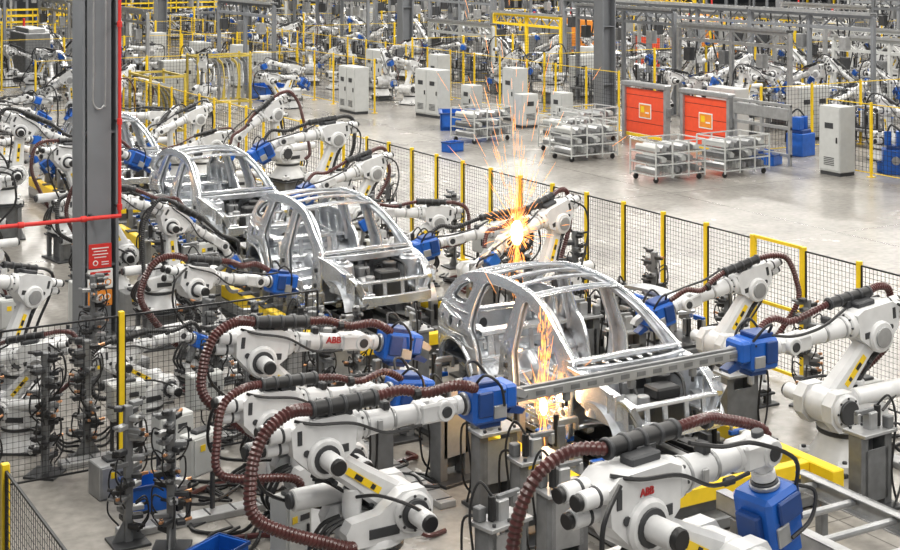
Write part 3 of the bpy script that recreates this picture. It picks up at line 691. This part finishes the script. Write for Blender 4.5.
mk('red_water_pipe',b.mesh('p'),None,(0,0,0),(0,0,0),'red vertical fire water pipe beside the grey column','pipe','red fire pipes')
b=B(LGREY); b.tube(cat([(6.82,23.5,9),(6.82,23.5,5.2),(6.82,23.5,4.4),(6.82,23.5,3.9),(6.98,23.5,3.85),(7.02,23.5,4.4),(7.02,23.5,9)],6),.016,8)
mk('grey_conduit',b.mesh('p'),None,(0,0,0),(0,0,0),'thin light grey cable conduit fixed to the column','conduit')

# ---------------------------------------------------------------- clutter things
def valve_stand(seed,lab):
    rd=random.Random(seed)
    r=mk('pneumatic_valve_stand',None,None,(0,0,0),(0,0,0),lab,'valve stand','pneumatic valve stands')
    b=B(DGREY,GREY); b.box((0,0,.015),(.4,.4,.03),.004,0); b.box((0,0,.75),(.09,.09,1.5),.008,1); b.prism([(-.18,.03),(.18,.03),(.05,.25),(-.05,.25)],-.01,.01,1)
    mk('pole',b.mesh('p'),r)
    b=B(DGREY,BLACK,LGREY,GREY,COPPER)
    for i in range(30):
        z=.2+i*.045; a=rd.random()*6.28; d=.1
        b.box((d*math.cos(a),d*math.sin(a),z),(.09+rd.random()*.09,.09,.055),.008,rd.choice([0,0,1,1,3,2]),rot=(0,0,a))
        b.cyl((d*math.cos(a),d*math.sin(a),z),(2.2*d*math.cos(a),2.2*d*math.sin(a),z+.03),.018,n=8,m=rd.choice([1,1,3,4]))
    mk('valve_bank',b.mesh('v'),r)
    b=B(BLACK)
    for i in range(12):
        a=rd.random()*6.28;z=.4+rd.random()*.9; c,s=math.cos(a),math.sin(a)
        b.tube(cat([(.08*c,.08*s,z),(.19*c,.19*s,z+.05),(.22*c,.2*s,z-.15),(.1*c,.1*s,z-.3)],5),.010,6)
    mk('air_hose',b.mesh('h'),r); return r
VS=[valve_stand(i,'dark pneumatic valve stand with small hoses beside safety fence') for i in range(3)]
vp=[(4.85,15.4),(5.2,18.2),(4.4,20.4),(8.9,18.0),(14.7,18.8),(14.6,20.9),(14.7,25.3),(7.3,19.6),(6.9,18.1),(6.3,21.7),(14.6,15.2),(12.3,18.9),(8.5,24.6),(14.6,28),(7.9,21.9),(3.9,18.0),(4.0,19.9),(7.4,18.3),(13.4,21.1),(8.3,24.3),(4.6,17.9),(8.3,17.9),(8.2,29.0),(13.2,26.0),(9.3,31.5),(5.2,15.0),(3.6,18.7),(7.8,19.0),(14.7,17.0),(14.7,22.8)]
for i,(x,y) in enumerate(vp):
    if i<3: VS[i].location=(x,y,0)
    else: dup(VS[i%3],(x,y,0),i*1.3)
def elbox(w,d,h,z0,lab,m=CAB,name='junction_box'):
    r=mk(name,None,None,(0,0,0),(0,0,0),lab,'electrical box','electrical boxes')
    b=B(m,DGREY,LGREY); b.box((0,0,z0+h/2),(w,d,h),.012,0)
    if z0>.1:
        for sx in(-1,1): b.box((sx*(w/2-.04),0,z0/2),(.04,.04,z0),0,1)
        b.box((0,0,.01),(w,d,.02),0,1)
    b.box((0,0,z0+h+.02),(w*.5,d*.5,.04),.01,1)
    mk('housing',b.mesh('b'),r)
    b=B(m,BLACK,YELL,DGREY); b.box((0,-d/2-.008,z0+h/2),(w-.05,.016,h-.05),.004,0); b.box((-.08,-d/2-.02,z0+h*.7),(.07,.008,.07),0,2); b.box((.06,-d/2-.02,z0+h*.7),(.12,.008,.06),0,3); mk('door',b.mesh('d'),r)
    b=B(BLACK); b.box((w/2-.08,-d/2-.03,z0+h/2),(.025,.03,.12),.005,0); mk('handle',b.mesh('h'),r)
    return r
E1=elbox(.45,.22,.45,.55,'light grey electrical junction box on short legs')
E2=elbox(.5,.35,.4,.0,'low grey steel box on concrete floor',LGREY)
E3=elbox(.35,.28,.7,.0,'small light grey electrical box on floor')
E1.location=(5.6,17.85,0);E2.location=(13.4,18.9,0);E3.location=(14.5,14.0,0)
for i,(x,y,a) in enumerate([(6.6,17.75,0),(4.9,22.3,.1),(7.8,17.75,0),(5.75,15.6,.4),(14.6,17.6,-1.5),(14.6,22.1,-1.5),(14.6,24,-1.5),(14.7,26.6,-1.5),(7.0,24.9,0),(8.0,19.6,0),(6.6,20.9,.3),(11.9,19.0,.4),(9.5,25.6,.2),(6.3,21.3,0),(12.9,11.3,.2),(5.4,23.0,0),(8.0,25.0,0),(13.0,25.5,0),(5.7,16.4,.2),(8.35,17.4,1.2),(6.2,14.1,.3),(6.4,20.2,1.1),(5.15,16.9,.1)]):
    dup([E1,E2,E3][i%3],(x,y,0),a)
def ductf(lab):
    b=B(LGREY,DGREY); b.box((0,0,.04),(3.0,.22,.08),.008,0)
    for i in range(10): b.box((-1.4+i*.31,0,.083),(.02,.2,.006),0,1)
    return mk('floor_cable_duct',b.mesh('d'),None,(6.3,15.6,0),(0,0,0),lab,'cable duct','floor cable ducts')
dc=ductf('low grey steel cable duct running across the floor')
for x,y,a in[(8.35,16.0,1.57),(8.3,20.4,1.57),(13.6,16.8,1.57),(13.5,20.9,1.57),(6.3,18.0,0),(6.0,12.1,0),(13.9,12.0,1.57)]: dup(dc,(x,y,0),a)
def coil(seed,lab):
    rd=random.Random(seed); b=B(BLACK,MAROON)
    for k in range(4):
        pts=[(rd.uniform(-.9,.9),rd.uniform(-.35,.35),.02+.02*k+rd.random()*.05) for _ in range(7)]; pts.sort(); b.tube(cat(pts,6),.018+.012*(k==0),6,1 if k==0 else 0)
    return mk('floor_cable',b.mesh('c'),None,(0,0,0),(0,0,0),lab,'cable','loose floor cables')
CO=[coil(i,'loose black cables lying on the concrete floor') for i in range(2)]
for i,(x,y,a) in enumerate([(6.2,16.1,.2),(5.7,14.5,1.),(7.0,17.9,0),(8.4,15.6,1.5),(13.5,16.9,1.4),(14.0,20.3,1.5),(8.6,11.6,.6),(13.4,11.4,.4),(6.8,19.9,.3),(14.1,24,1.4),(14.2,18.2,1.5),(7.2,14.1,.2)]):
    if i<2: CO[i].location=(x,y,0);CO[i].rotation_euler=(0,0,a)
    else: dup(CO[i%2],(x,y,0),a)
def bin_(lab,k=1.,h=.3):
    b=B(BLUE,DBLUE)
    b.box((0,0,.02*k),(.6*k,.4*k,.04*k),.005,0)
    for x,y,w,d in((0,-.19,.6,.02),(0,.19,.6,.02),(-.29,0,.02,.4),(.29,0,.02,.4)): b.box((x*k,y*k,.01+h/2),(w*k,d*k,h),.004,0)
    for x,y,w,d in((0,-.205,.64,.02),(0,.205,.64,.02),(-.31,0,.02,.42),(.31,0,.02,.42)): b.box((x*k,y*k,h),(w*k,d*k,.04),.004,1)
    return mk('plastic_crate',b.mesh('bn'),None,(0,0,0),(0,0,0),lab,'crate','blue plastic crates')
bn=bin_('open blue plastic crate on concrete floor'); bn.location=(5.4,16.3,0)
for x,y,a in[(5.35,14.1,.5),(30.0,33.2,0),(29.7,32.4,.4),(31.6,29.6,0),(28.9,41.2,0),(22.9,39.5,.3)]: dup(bn,(x,y,0),a)
bb_=bin_('large low blue container on aisle floor',3.4,.6); bb_.location=(26.3,44.2,0); bb_.rotation_euler=(0,0,-.5)
dup(bb_,(24.0,56.6,0),1.57)
def pile(lab):
    r=mk('blue_equipment_unit',None,None,(0,0,0),(0,0,0),lab,'machine','blue machines')
    b=B(BLUE,DBLUE,LGREY,BLACK); b.box((0,0,.35),(.7,.6,.7),.02,0); b.box((0,0,.75),(.5,.45,.12),.02,1); b.cyl((-.2,0,.8),(-.2,0,1.2),.1,n=14,m=0); b.box((.15,0,1.0),(.25,.3,.4),.02,0)
    mk('housing',b.mesh('a'),r)
    b=B(BLACK,LGREY); b.tube(cat([(-.2,0,1.2),(-.1,-.2,1.4),(.2,-.3,1.1),(.3,-.35,.4)],6),.03,8,0); b.cyl((0,-.3,.4),(0,-.36,.4),.12,n=14,m=1); mk('pump_head',b.mesh('b'),r); return r
pl=pile('blue painted machine unit with black hose'); pl.location=(31.6,28.2,0)
for x,y in[(32,27),(31.8,33.4),(31.6,29.4),(31.4,26.0)]: dup(pl,(x,y,0),random.random()*6); occ(x,y,.4)

# ---------------------------------------------------------------- aisle side: carts, cabinets, red shutters
def cart(lab):
    r=mk('parts_trolley',None,None,(0,0,0),(0,0,0),lab,'trolley','silver parts trolleys')
    b=B(CAB,SATIN,GREY); W,D=1.7,1.15
    for x in(-W/2,-W/6,W/6,W/2):
        for y in(-D/2,D/2): b.box((x,y,.62),(.035,.035,1.0),0,0)
    for z in(.2,.5,.8,1.12):
        for y in(-D/2,D/2): b.box((0,y,z),(W,.03,.03),0,0)
        for x in(-W/2,W/2): b.box((x,0,z),(.03,D,.03),0,0)
    for z in(.22,.52,.82):
        for i in range(17): b.box((-W/2+W*i/16,0,z),(.014,D,.014),0,2)
    for y in(-D/2,D/2):
        for i in range(16): b.box((-W/2+W*i/15,y,.36),(.01,.01,.3),0,2)
    mk('frame',b.mesh('f'),r)
    b=B(LGREY,GREY,CAB)
    for k,z in enumerate((.24,.54,.84)):
        for i in range(7):
            if (i*3+k)%4==3: continue
            x=-.7+i*.23; b.prism([(x-.07,z),(x+.07,z),(x+.09,z+.10),(x-.02,z+.17),(x-.08,z+.1)],-.45,.45,(i+k)%3)
    mk('stacked_parts',b.mesh('p'),r)
    b=B(BLACK); b.cyl((0,-.03,.08),(0,.03,.08),.08,n=12); b.box((0,0,.15),(.05,.07,.06),0); me=b.mesh('w')
    for x in(-.75,.75):
        for y in(-.45,.45): mk('caster_wheel',me,r,(x,y,0))
    return r
ct=cart('grey wire-frame steel parts trolley on aisle floor'); ct.location=(25.4,31.9,0)
for x,y,a in[(27.6,31.7,.05),(25.6,36.2,0),(26.3,37.9,.1),(25.0,41.2,.2),(28.0,39.4,.1)]: dup(ct,(x,y,0),a)
def cabinet(w,d,h,lab,m=CAB):
    r=mk('control_cabinet',None,None,(0,0,0),(0,0,0),lab,'cabinet','electrical control cabinets')
    b=B(m,DGREY); b.box((0,0,h/2+.05),(w,d,h-.1),.015,0); b.box((0,0,.05),(w-.04,d-.04,.1),0,1); mk('body',b.mesh('b'),r)
    n=2 if w>1 else 1
    for i in range(n):
        b=B(m,BLACK,DGREY); x=(-w/4+i*w/2) if n==2 else 0; b.box((x,-d/2-.01,h/2+.05),(w/n-.04,.02,h-.2),.005,0)
        for k in range(5): b.box((x,-d/2-.025,.3+k*.05),(w/n*.5,.008,.02),0,2)
        b.box((x,-d/2-.025,h*.72),(w/n*.4,.01,.16),0,2)
        mk('door',b.mesh('d'),r)
        b=B(BLACK); b.box((x+w/n*.38,-d/2-.04,h*.52),(.03,.04,.16),.006); mk('handle',b.mesh('h'),r)
    return r
CA=[cabinet(.8,.6,1.95,'tall light grey control cabinet beside the aisle'),cabinet(1.4,.6,1.8,'wide light grey double-door control cabinet beside cell fence'),cabinet(.7,.5,1.2,'low light grey control cabinet beside cell fence')]
cp=[(30.05,30.1,-1.57,0),(26.9,47.9,-1.4,1),(29.0,45.4,-1.57,0),(29.6,43.2,-1.57,2),(28.2,43.4,0,2),(24.9,50.6,-1.57,1),(24.8,59.2,-1.57,1),(24.8,62.2,-1.57,0),(24.7,67,-1.57,1),(24.6,73,-1.57,0),(29.8,52.5,-1.57,0),(29.8,58,-1.57,1),(36,50.7,0,1),(28.2,47.2,-1.5,2),(31.9,36.9,-1.57,1),(38,53.2,0,0),(20,57,0,1),(34.6,36,0,1),(40,36,0,0)]
for i,(x,y,a,k) in enumerate(cp):
    occ(x,y,.7)
    if i in(0,1): CA[k].location=(x,y,0);CA[k].rotation_euler=(0,0,a)
    elif i==4: CA[2].location=(x,y,0)
    else: dup(CA[k],(x,y,0),a)
def shutter(lab):
    r=mk('roller_shutter_gate',None,None,(0,0,0),(0,0,-math.pi/2),lab,'roller shutter','red roller shutters')
    W,H=2.1,1.6
    b=B(LGREY,GREY)
    for x in(-W/2-.07,W/2+.07): b.box((x,0,H/2+.08),(.14,.2,H+.16),.01,0)
    b.box((0,0,H+.22),(W+.3,.32,.16),.03,0); b.box((W/2+.2,-.02,1.0),(.12,.14,.3),.01,1)
    mk('frame',b.mesh('f'),r)
    b=B(REDD,YELL,BLACK)
    b.box((0,0,.12+H/2),(W,.03,H-.1),.006,0); b.box((0,0,.1),(W,.05,.1),.005,1)
    for z in(.55,1.0,1.45): b.box((0,-.018,z),(W,.008,.012),0,2)
    mk('curtain',b.mesh('c'),r)
    b=B(SIGNW,ORANGE,YELL,REDM); b.box((0,-.03,.95),(.66,.012,.5),.003,0); b.box((0,-.04,.95),(.58,.006,.42),0,1); b.box((-.12,-.045,1.0),(.18,.004,.2),0,2); b.box((.12,-.045,.9),(.2,.004,.05),0,0)
    mk('warning_label',b.mesh('l'),r); return r
sh=shutter('red roller shutter gate with yellow warning label and grey frame'); sh.location=(29.9,38.7,0)
dup(sh,(29.9,35.6,0),-math.pi/2)
b=B(LGREY,GREY)
for y in(-1.2,0,1.2): b.box((0,y,.9),(.1,.1,1.8),.008,0)
for z in(.3,1.1,1.76): b.box((0,0,z),(.09,2.5,.09),.006,0)
b.box((0,0,1.5),(.2,2.4,.34),.02,0)
mk('guard_frame',b.mesh('gf'),None,(29.95,33.1,0),(0,0,0),'grey steel guard frame beside red roller shutter','guard frame')
for x,y in((47,60.6),(62,56.2)): dup(sh,(x,y,0),-math.pi/2); occ(x,y,1.2)
def encl(m,lab,grp):
    r=mk('machine_enclosure',None,None,(0,0,0),(0,0,0),lab,'machine',grp)
    b=B(m,DGREY,LGREY); b.box((0,0,1.2),(3,1.2,2.2),.03,0); b.box((0,0,.05),(3,1.2,.1),0,1)
    for x in(-1,0,1): b.box((x,-.61,1.3),(.8,.02,1.5),.005,1 if x==0 else 0)
    mk('housing',b.mesh('h'),r); b=B(LGREY,REDM); b.box((0,0,2.4),(2.6,.8,.25),.03,0); b.cyl((1.2,0,2.5),(1.2,0,2.9),.06,n=8,m=1); mk('roof_unit',b.mesh('r'),r); return r
EN=[encl(ORANGE,'orange machine enclosure with dark window','machine enclosures'),encl(GREY,'grey machine enclosure with dark window','machine enclosures'),encl(CAB,'light grey machine enclosure with dark window','machine enclosures')]
ep=[(47.7,67.5,0),(43.2,64.5,1),(52.7,63,0),(57.7,67.5,0),(52.5,75,1),(57.7,72.5,2),(63.2,62.5,1),(43.2,87,2),(63.2,73.5,1),(52.4,90,2),(35.2,89.5,1),(77,60,1),(17.5,71,1),(25.5,86,1),(69.5,72,1)]
used=[0,0,0]
for x,y,k in ep:
    occ(x,y,1.5)
    if not used[k]: EN[k].location=(x,y,0); EN[k].rotation_euler=(0,0,1.57); used[k]=1
    else: dup(EN[k],(x,y,0),1.57)
# raised walkway with yellow railing
def walkway(x,y,L,lab):
    r=mk('raised_walkway',None,None,(x,y,0),(0,0,0),lab,'walkway','raised walkways')
    b=B(GREY,LGREY); b.box((0,0,1.7),(L,1.2,.14),.01,0)
    n=int(L/3)
    for i in range(n+1):
        for yy in(-.5,.5): b.box((-L/2+.1+i*(L-.2)/n,yy,.82),(.14,.14,1.64),0,1)
    mk('deck',b.mesh('d'),r)
    b=B(YELL)
    for yy in(-.57,.57):
        for z in(2.1,2.45,2.8): b.box((0,yy,z),(L,.05,.06))
        for i in range(2*n+1): b.box((-L/2+.03+i*(L-.06)/(2*n),yy,2.28),(.05,.05,1.06))
    mk('railing',b.mesh('r'),r); return r
walkway(39,98,26,'raised grey walkway with yellow handrails'); walkway(21,84,12,'raised grey walkway with yellow handrails'); 
for xx in range(26,53,2): occ(xx,98,.7)
for xx in range(15,28,2): occ(xx,84,.7)

# ---------------------------------------------------------------- distant robots, jigs and portals
RX=[33.4,37,41,45.5,50,55,60.5,66,73,81,90]
mids=[(RX[i]+RX[i+1])/2 for i in range(len(RX)-1)]
ports=[]
for X in mids+[17.5,20.9,24.2]:
    y=34 if X>30 else 60
    while y<112: ports.append((X,y)); y+=6.5
ports=[g for g in ports if vis(g[0],g[1],3,40) and all(free(g[0],g[1]+k,.2) for k in(-3,-1.5,0,1.5,3))]; ports.sort(key=lambda s:cam(*s)[1])
def portal(w,h,m,lab):
    r=mk('steel_portal_frame',None,None,(0,0,0),(0,0,0),lab,'portal frame','overhead steel portals')
    b=B(m,m)
    for y in(-w/2,0,w/2): b.box((0,y,h/2),(.15,.15,h),.01); b.box((0,y,.02),(.3,.3,.04))
    for z in(h,h-.45): b.box((0,0,z),(.12,w,.12),0)
    n=int(w/.6)
    for i in range(n):
        y=-w/2+i*w/n; b.beam([(0,y,h-.45+(.45 if i%2 else 0)),(0,y+w/n,h-.45+(0 if i%2 else .45))],.05,.05,0,up=(1,0,0))
    mk('frame',b.mesh('f'),r)
    b=B(LGREY,YELL,BLUE,DGREY)
    for x in(-.18,.18): b.box((x,0,h+.12),(.03,w,.1),0,0)
    for i in range(4): b.tube([(-.12+i*.08,-w/2,h+.12),(-.12+i*.08,w/2,h+.12)],.025,6,3)
    for yy in(-w*.3,w*.1,w*.35): b.tube(cat([(.1,yy,h+.1),(.14,yy,h-.5),(.2,yy+.3,h-1.2),(.1,yy+.5,h-.7),(.08,yy+.6,h)],4),.03,6,3)
    mk('cable_tray',b.mesh('t'),r)
    for k,mm in enumerate((LGREY,GREY,DGREY)):
        b=B(mm,DGREY); y=-w/2+1+k*(w-2)/2+.4; b.box((0,y,h-1.0),(.3,.34,.5),.02,0); b.cyl((0,y,h-.76),(0,y,h-.4),.03,n=8,m=1); mk('hanging_unit',b.mesh('u'),r)
    return r
GA=[portal(6,3.4,LGREY,'light grey steel portal frame carrying cable tray over robots'),portal(6,3.0,YELL,'yellow steel portal frame carrying cable tray'),
    portal(6,2.7,CAB,'white steel portal frame with hanging tool units'),portal(6.4,3.9,COLG,'dark grey steel portal frame carrying cable tray')]
own={0:0,2:2,1:3,14:1}
for i,(x,y) in enumerate(ports[:110]):
    if i in own: GA[own[i]].location=(x,y,0)
    else: dup(GA[random.choice([0,0,0,2,3,3]) if i<12 else random.choice([0,0,1,2,3,3])],(x,y,0),0)
    for k in(-3,0,3): occ(x,y+k,.1)
spots=[];jigs=[]
for k,X in enumerate(RX):
    y=24+random.random()*2
    while y<114:
        spots.append((X+random.uniform(-.3,.3),y)); y+=random.uniform(2.0,2.7)
for X in[15.8,19.2,22.6,28.2]:
    y=58 if X<28 else 52
    while y<112: spots.append((X+random.uniform(-.3,.3),y)); y+=random.uniform(2.0,2.8)
spots=[s for s in spots if vis(s[0],s[1],1.5,20) and cam(*s)[1]<114 and all(abs(s[1]-q)>.8 for q in FY)]
spots.sort(key=lambda s:cam(*s)[1]); cnt=0
for x,y in spots:
    if cnt>=225: break
    if not free(x,y,.95): continue
    cnt+=1
    brobot(x,y,random.choice([90,270,90,270,0,180])+random.uniform(-25,25),random.randrange(6),random.randrange(4),random.choice(['gripper','weld_gun','weld_gun']),random.choice([0,.2,.5]),.82)
def jig(lab):
    r=mk('assembly_jig',None,None,(0,0,0),(0,0,0),lab,'jig','assembly jigs'); rd=random.Random(4)
    b=B(GREY,LGREY,YELL); b.box((0,0,.55),(2.0,1.1,.08),.01,0)
    for x in(-.9,.9):
        for y in(-.45,.45): b.box((x,y,.27),(.1,.1,.54),0,0)
    b.box((0,-.56,.45),(2.0,.03,.1),0,2); mk('table',b.mesh('t'),r)
    b=B(LGREY,DGREY,BLUE,BLACK,WHITE)
    for i in range(12):
        x=-.85+(i%6)*.34;y=-.3 if i<6 else .3; h=.25+rd.random()*.45
        b.box((x,y,.59+h/2),(.07,.07,h),.005,i%2); b.box((x+.08,y,.59+h),(.22,.06,.07),.005,[2,0,3,1][i%4]); b.cyl((x,y+.07,.65),(x,y+.07,.6+h),.03,n=8,m=[3,0,4][i%3])
    b.box((0,0,.61),(1.9,.7,.04),0,1)
    mk('clamp_set',b.mesh('c'),r)
    b=B(SATIN,STEEL); b.beam(cat([(-.9,.05,1.1),(-.4,0,1.25),(.3,.05,1.25),(.95,-.05,1.05)],5),.3,.05); b.beam([(-.7,-.2,1.0),(.8,-.2,1.0)],.06,.1,1); mk('sheet_part',b.mesh('s'),r)
    return r
jg=jig('grey steel assembly jig table with clamps and sheet part'); jg.location=(13.7,17.6,0); jg.rotation_euler=(0,0,1.57)
for X in mids+[17.5,20.9]:
    y=26.5 if X>30 else 58
    while y<112: jigs.append((X,y)); y+=2.5
jigs=[g for g in jigs if vis(g[0],g[1],1,10) and free(g[0],g[1],.45)]; jigs.sort(key=lambda s:cam(*s)[1])
for x,y in jigs[:110]: dup(jg,(x,y,0),1.5708)
def rack(lab):
    r=mk('panel_rack',None,None,(0,0,0),(0,0,0),lab,'rack','panel storage racks')
    b=B(MYELL,LGREY)
    for x in(-1.1,1.1):
        for y in(-.6,.6): b.box((x,y,1.1),(.08,.08,2.2),.005)
    for z in(.3,2.1):
        for y in(-.6,.6): b.box((0,y,z),(2.2,.07,.07))
        for x in(-1.1,1.1): b.box((x,0,z),(.07,1.2,.07))
    mk('frame',b.mesh('f'),r)
    b=B(SATIN,GREY,MYELL)
    for i in range(11):
        x=-1+i*.2; b.beam(cat([(x,-.5,.4),(x+.05,-.45,1.2),(x+.1,-.1,1.75),(x+.12,.5,1.9)],5),.03,.12,i%3)
    mk('body_panels',b.mesh('p'),r); return r
rk=rack('muted yellow steel rack holding curved body panels'); rk.location=(20.9,54.6,0)
dup(rk,(16.0,47.6,0),1.57)

# ---------------------------------------------------------------- sparks
def sparks(c,n,L,seed,lab,mode='burst',core=.03,en=120):
    rd=random.Random(seed); b=B(SPARK)
    for i in range(n):
        u=rd.random(); a=rd.random()*6.283; off=Vector((0,0,0))
        if mode=='burst' and u<.35:
            el=1.57-abs(rd.gauss(0,.32)); sp=abs(rd.gauss(.9,.6))*2.0*L; ln=.10+rd.random()*.35; rr=.0026
        elif mode=='burst' and u<.75:
            el=rd.gauss(.2,.7); sp=abs(rd.gauss(0,.5))*L; ln=.04+rd.random()*.14; rr=.0038
        elif mode=='burst':
            el=-1.57+abs(rd.gauss(0,.14)); sp=rd.random()*1.5*L; ln=.06+rd.random()*.16; rr=.004
        else:
            el=-1.57+abs(rd.gauss(0,.05)); sp=rd.random()*1.25*L; ln=.03+rd.random()*.10; rr=.0034; off=Vector((rd.gauss(0,.035),rd.gauss(0,.035),0))
        d=Vector((math.cos(a)*math.cos(el),math.sin(a)*math.cos(el),math.sin(el)))
        p0=d*sp*(rd.random() if mode=='burst' else 1)+off; sd=Vector((d.x,d.y,0))*.15*ln
        pts=[p0,p0+d*ln*.5+sd,p0+d*ln+sd*1.2-Vector((0,0,.06*ln))]
        b.tube(pts,[rr*.5,rr,rr*.3],3)
    b2=mk('weld_sparks',b.mesh('s'),None,c,(0,0,0),lab,'sparks','weld sparks','stuff')
    bb=B(CORE); rs=[]
    for i in range(1,7):
        t=math.pi*i/7; r=core; rs.append([(r*math.sin(t)*math.cos(2*math.pi*j/10),r*math.sin(t)*math.sin(2*math.pi*j/10),r*2.2*math.cos(t)) for j in range(10)])
    bb.rings(rs,10,0); mk('weld_point',bb.mesh('wp'),b2)
    l=bpy.data.lights.new('weld_light','POINT'); l.color=(1,.55,.22); l.energy=en; l.shadow_soft_size=.06
    o=bpy.data.objects.new('weld_light',l); COL.objects.link(o); o.location=(c[0],c[1],c[2]+.14)
sparks((12.3,19.2,1.98),620,.95,3,'bright orange welding sparks bursting at a robot gun','burst',.09,200)
sparks((9.85,14.75,2.1),170,1.15,5,'thin orange stream of welding sparks falling past the near car body','fall',.012,8)
sparks((9.6,14.4,1.0),100,.28,6,'orange welding sparks at the sill of the near car body','burst',.045,45)
sparks((7.4,36.0,2.0),120,.5,9,'orange welding sparks among robots','burst',.04,60)

# ---------------------------------------------------------------- building shell
def floor():
    m=bpy.data.materials.new('polished_concrete'); m.use_nodes=True; nt=m.node_tree; bs=nt.nodes['Principled BSDF']
    tc=nt.nodes.new('ShaderNodeTexCoord'); n1=nt.nodes.new('ShaderNodeTexNoise'); n1.inputs['Scale'].default_value=.35; n1.inputs['Detail'].default_value=9; n1.inputs['Roughness'].default_value=.65
    n2=nt.nodes.new('ShaderNodeTexNoise'); n2.inputs['Scale'].default_value=7; n2.inputs['Detail'].default_value=6
    nt.links.new(tc.outputs['Object'],n1.inputs['Vector']); nt.links.new(tc.outputs['Object'],n2.inputs['Vector'])
    mx=nt.nodes.new('ShaderNodeMath'); mx.operation='MULTIPLY_ADD'; mx.inputs[1].default_value=.5
    nt.links.new(n2.outputs['Fac'],mx.inputs[0]); nt.links.new(n1.outputs['Fac'],mx.inputs[2])
    r=nt.nodes.new('ShaderNodeValToRGB'); r.color_ramp.elements[0].position=.5; r.color_ramp.elements[1].position=.95
    r.color_ramp.elements[0].color=(.175,.165,.15,1); r.color_ramp.elements[1].color=(.37,.35,.32,1)
    nt.links.new(mx.outputs[0],r.inputs['Fac'])
    br=nt.nodes.new('ShaderNodeTexBrick'); br.offset=0; br.inputs['Scale'].default_value=1; br.inputs['Brick Width'].default_value=6; br.inputs['Row Height'].default_value=6; br.inputs['Mortar Size'].default_value=.012
    br.inputs['Color1'].default_value=br.inputs['Color2'].default_value=(1,1,1,1); br.inputs['Mortar'].default_value=(.5,.5,.5,1)
    nt.links.new(tc.outputs['Object'],br.inputs['Vector'])
    mc=nt.nodes.new('ShaderNodeMixRGB'); mc.blend_type='MULTIPLY'; mc.inputs['Fac'].default_value=1
    nt.links.new(r.outputs['Color'],mc.inputs['Color1']); nt.links.new(br.outputs['Color'],mc.inputs['Color2']); nt.links.new(mc.outputs['Color'],bs.inputs['Base Color'])
    rr=nt.nodes.new('ShaderNodeMapRange'); rr.inputs['To Min'].default_value=.14; rr.inputs['To Max'].default_value=.36
    nt.links.new(n1.outputs['Fac'],rr.inputs['Value']); nt.links.new(rr.outputs['Result'],bs.inputs['Roughness'])
    b=B(m); b.add([(-20,-5,0),(125,-5,0),(125,125,0),(-20,125,0)],[(0,1,2,3)]); mk('floor',b.mesh('fl'),kind='structure')
floor()
WALL=mat('hall_wall_grey',(.07,.075,.08),.7,0,.1,.3)
b=B(WALL); b.box((52,125,5),(146,.3,10)); mk('wall_back',b.mesh('w'),kind='structure')
b=B(WALL); b.box((125,60,5),(.3,130,10)); mk('wall_right',b.mesh('w'),kind='structure')

# ---------------------------------------------------------------- light
w=bpy.data.worlds.new('World'); scene.world=w; w.use_nodes=True
bg=w.node_tree.nodes['Background']; bg.inputs[0].default_value=(.86,.92,1,1); bg.inputs[1].default_value=.19
def area(loc,sx,sy,e,rot=(0,0,0),col=(1,.96,.89)):
    l=bpy.data.lights.new('ceiling_light','AREA'); l.shape='RECTANGLE'; l.size=sx; l.size_y=sy; l.energy=e; l.color=col
    o=bpy.data.objects.new('ceiling_light',l); COL.objects.link(o); o.location=loc; o.rotation_euler=rot
for x in(4,13,22): area((x,20,10.5),.6,46,3500)
for x in(36,52,68): area((x,62,11),1.2,80,10000)
area((20,72,11),1.2,56,6500)
# ---------------------------------------------------------------- camera
c=bpy.data.cameras.new('Camera'); c.sensor_width=36; c.lens=58; c.shift_y=-330/900; c.clip_end=400
co=bpy.data.objects.new('Camera',c); COL.objects.link(co); co.location=(0,0,HE); co.rotation_euler=(R(90),0,R(-30)); scene.camera=co
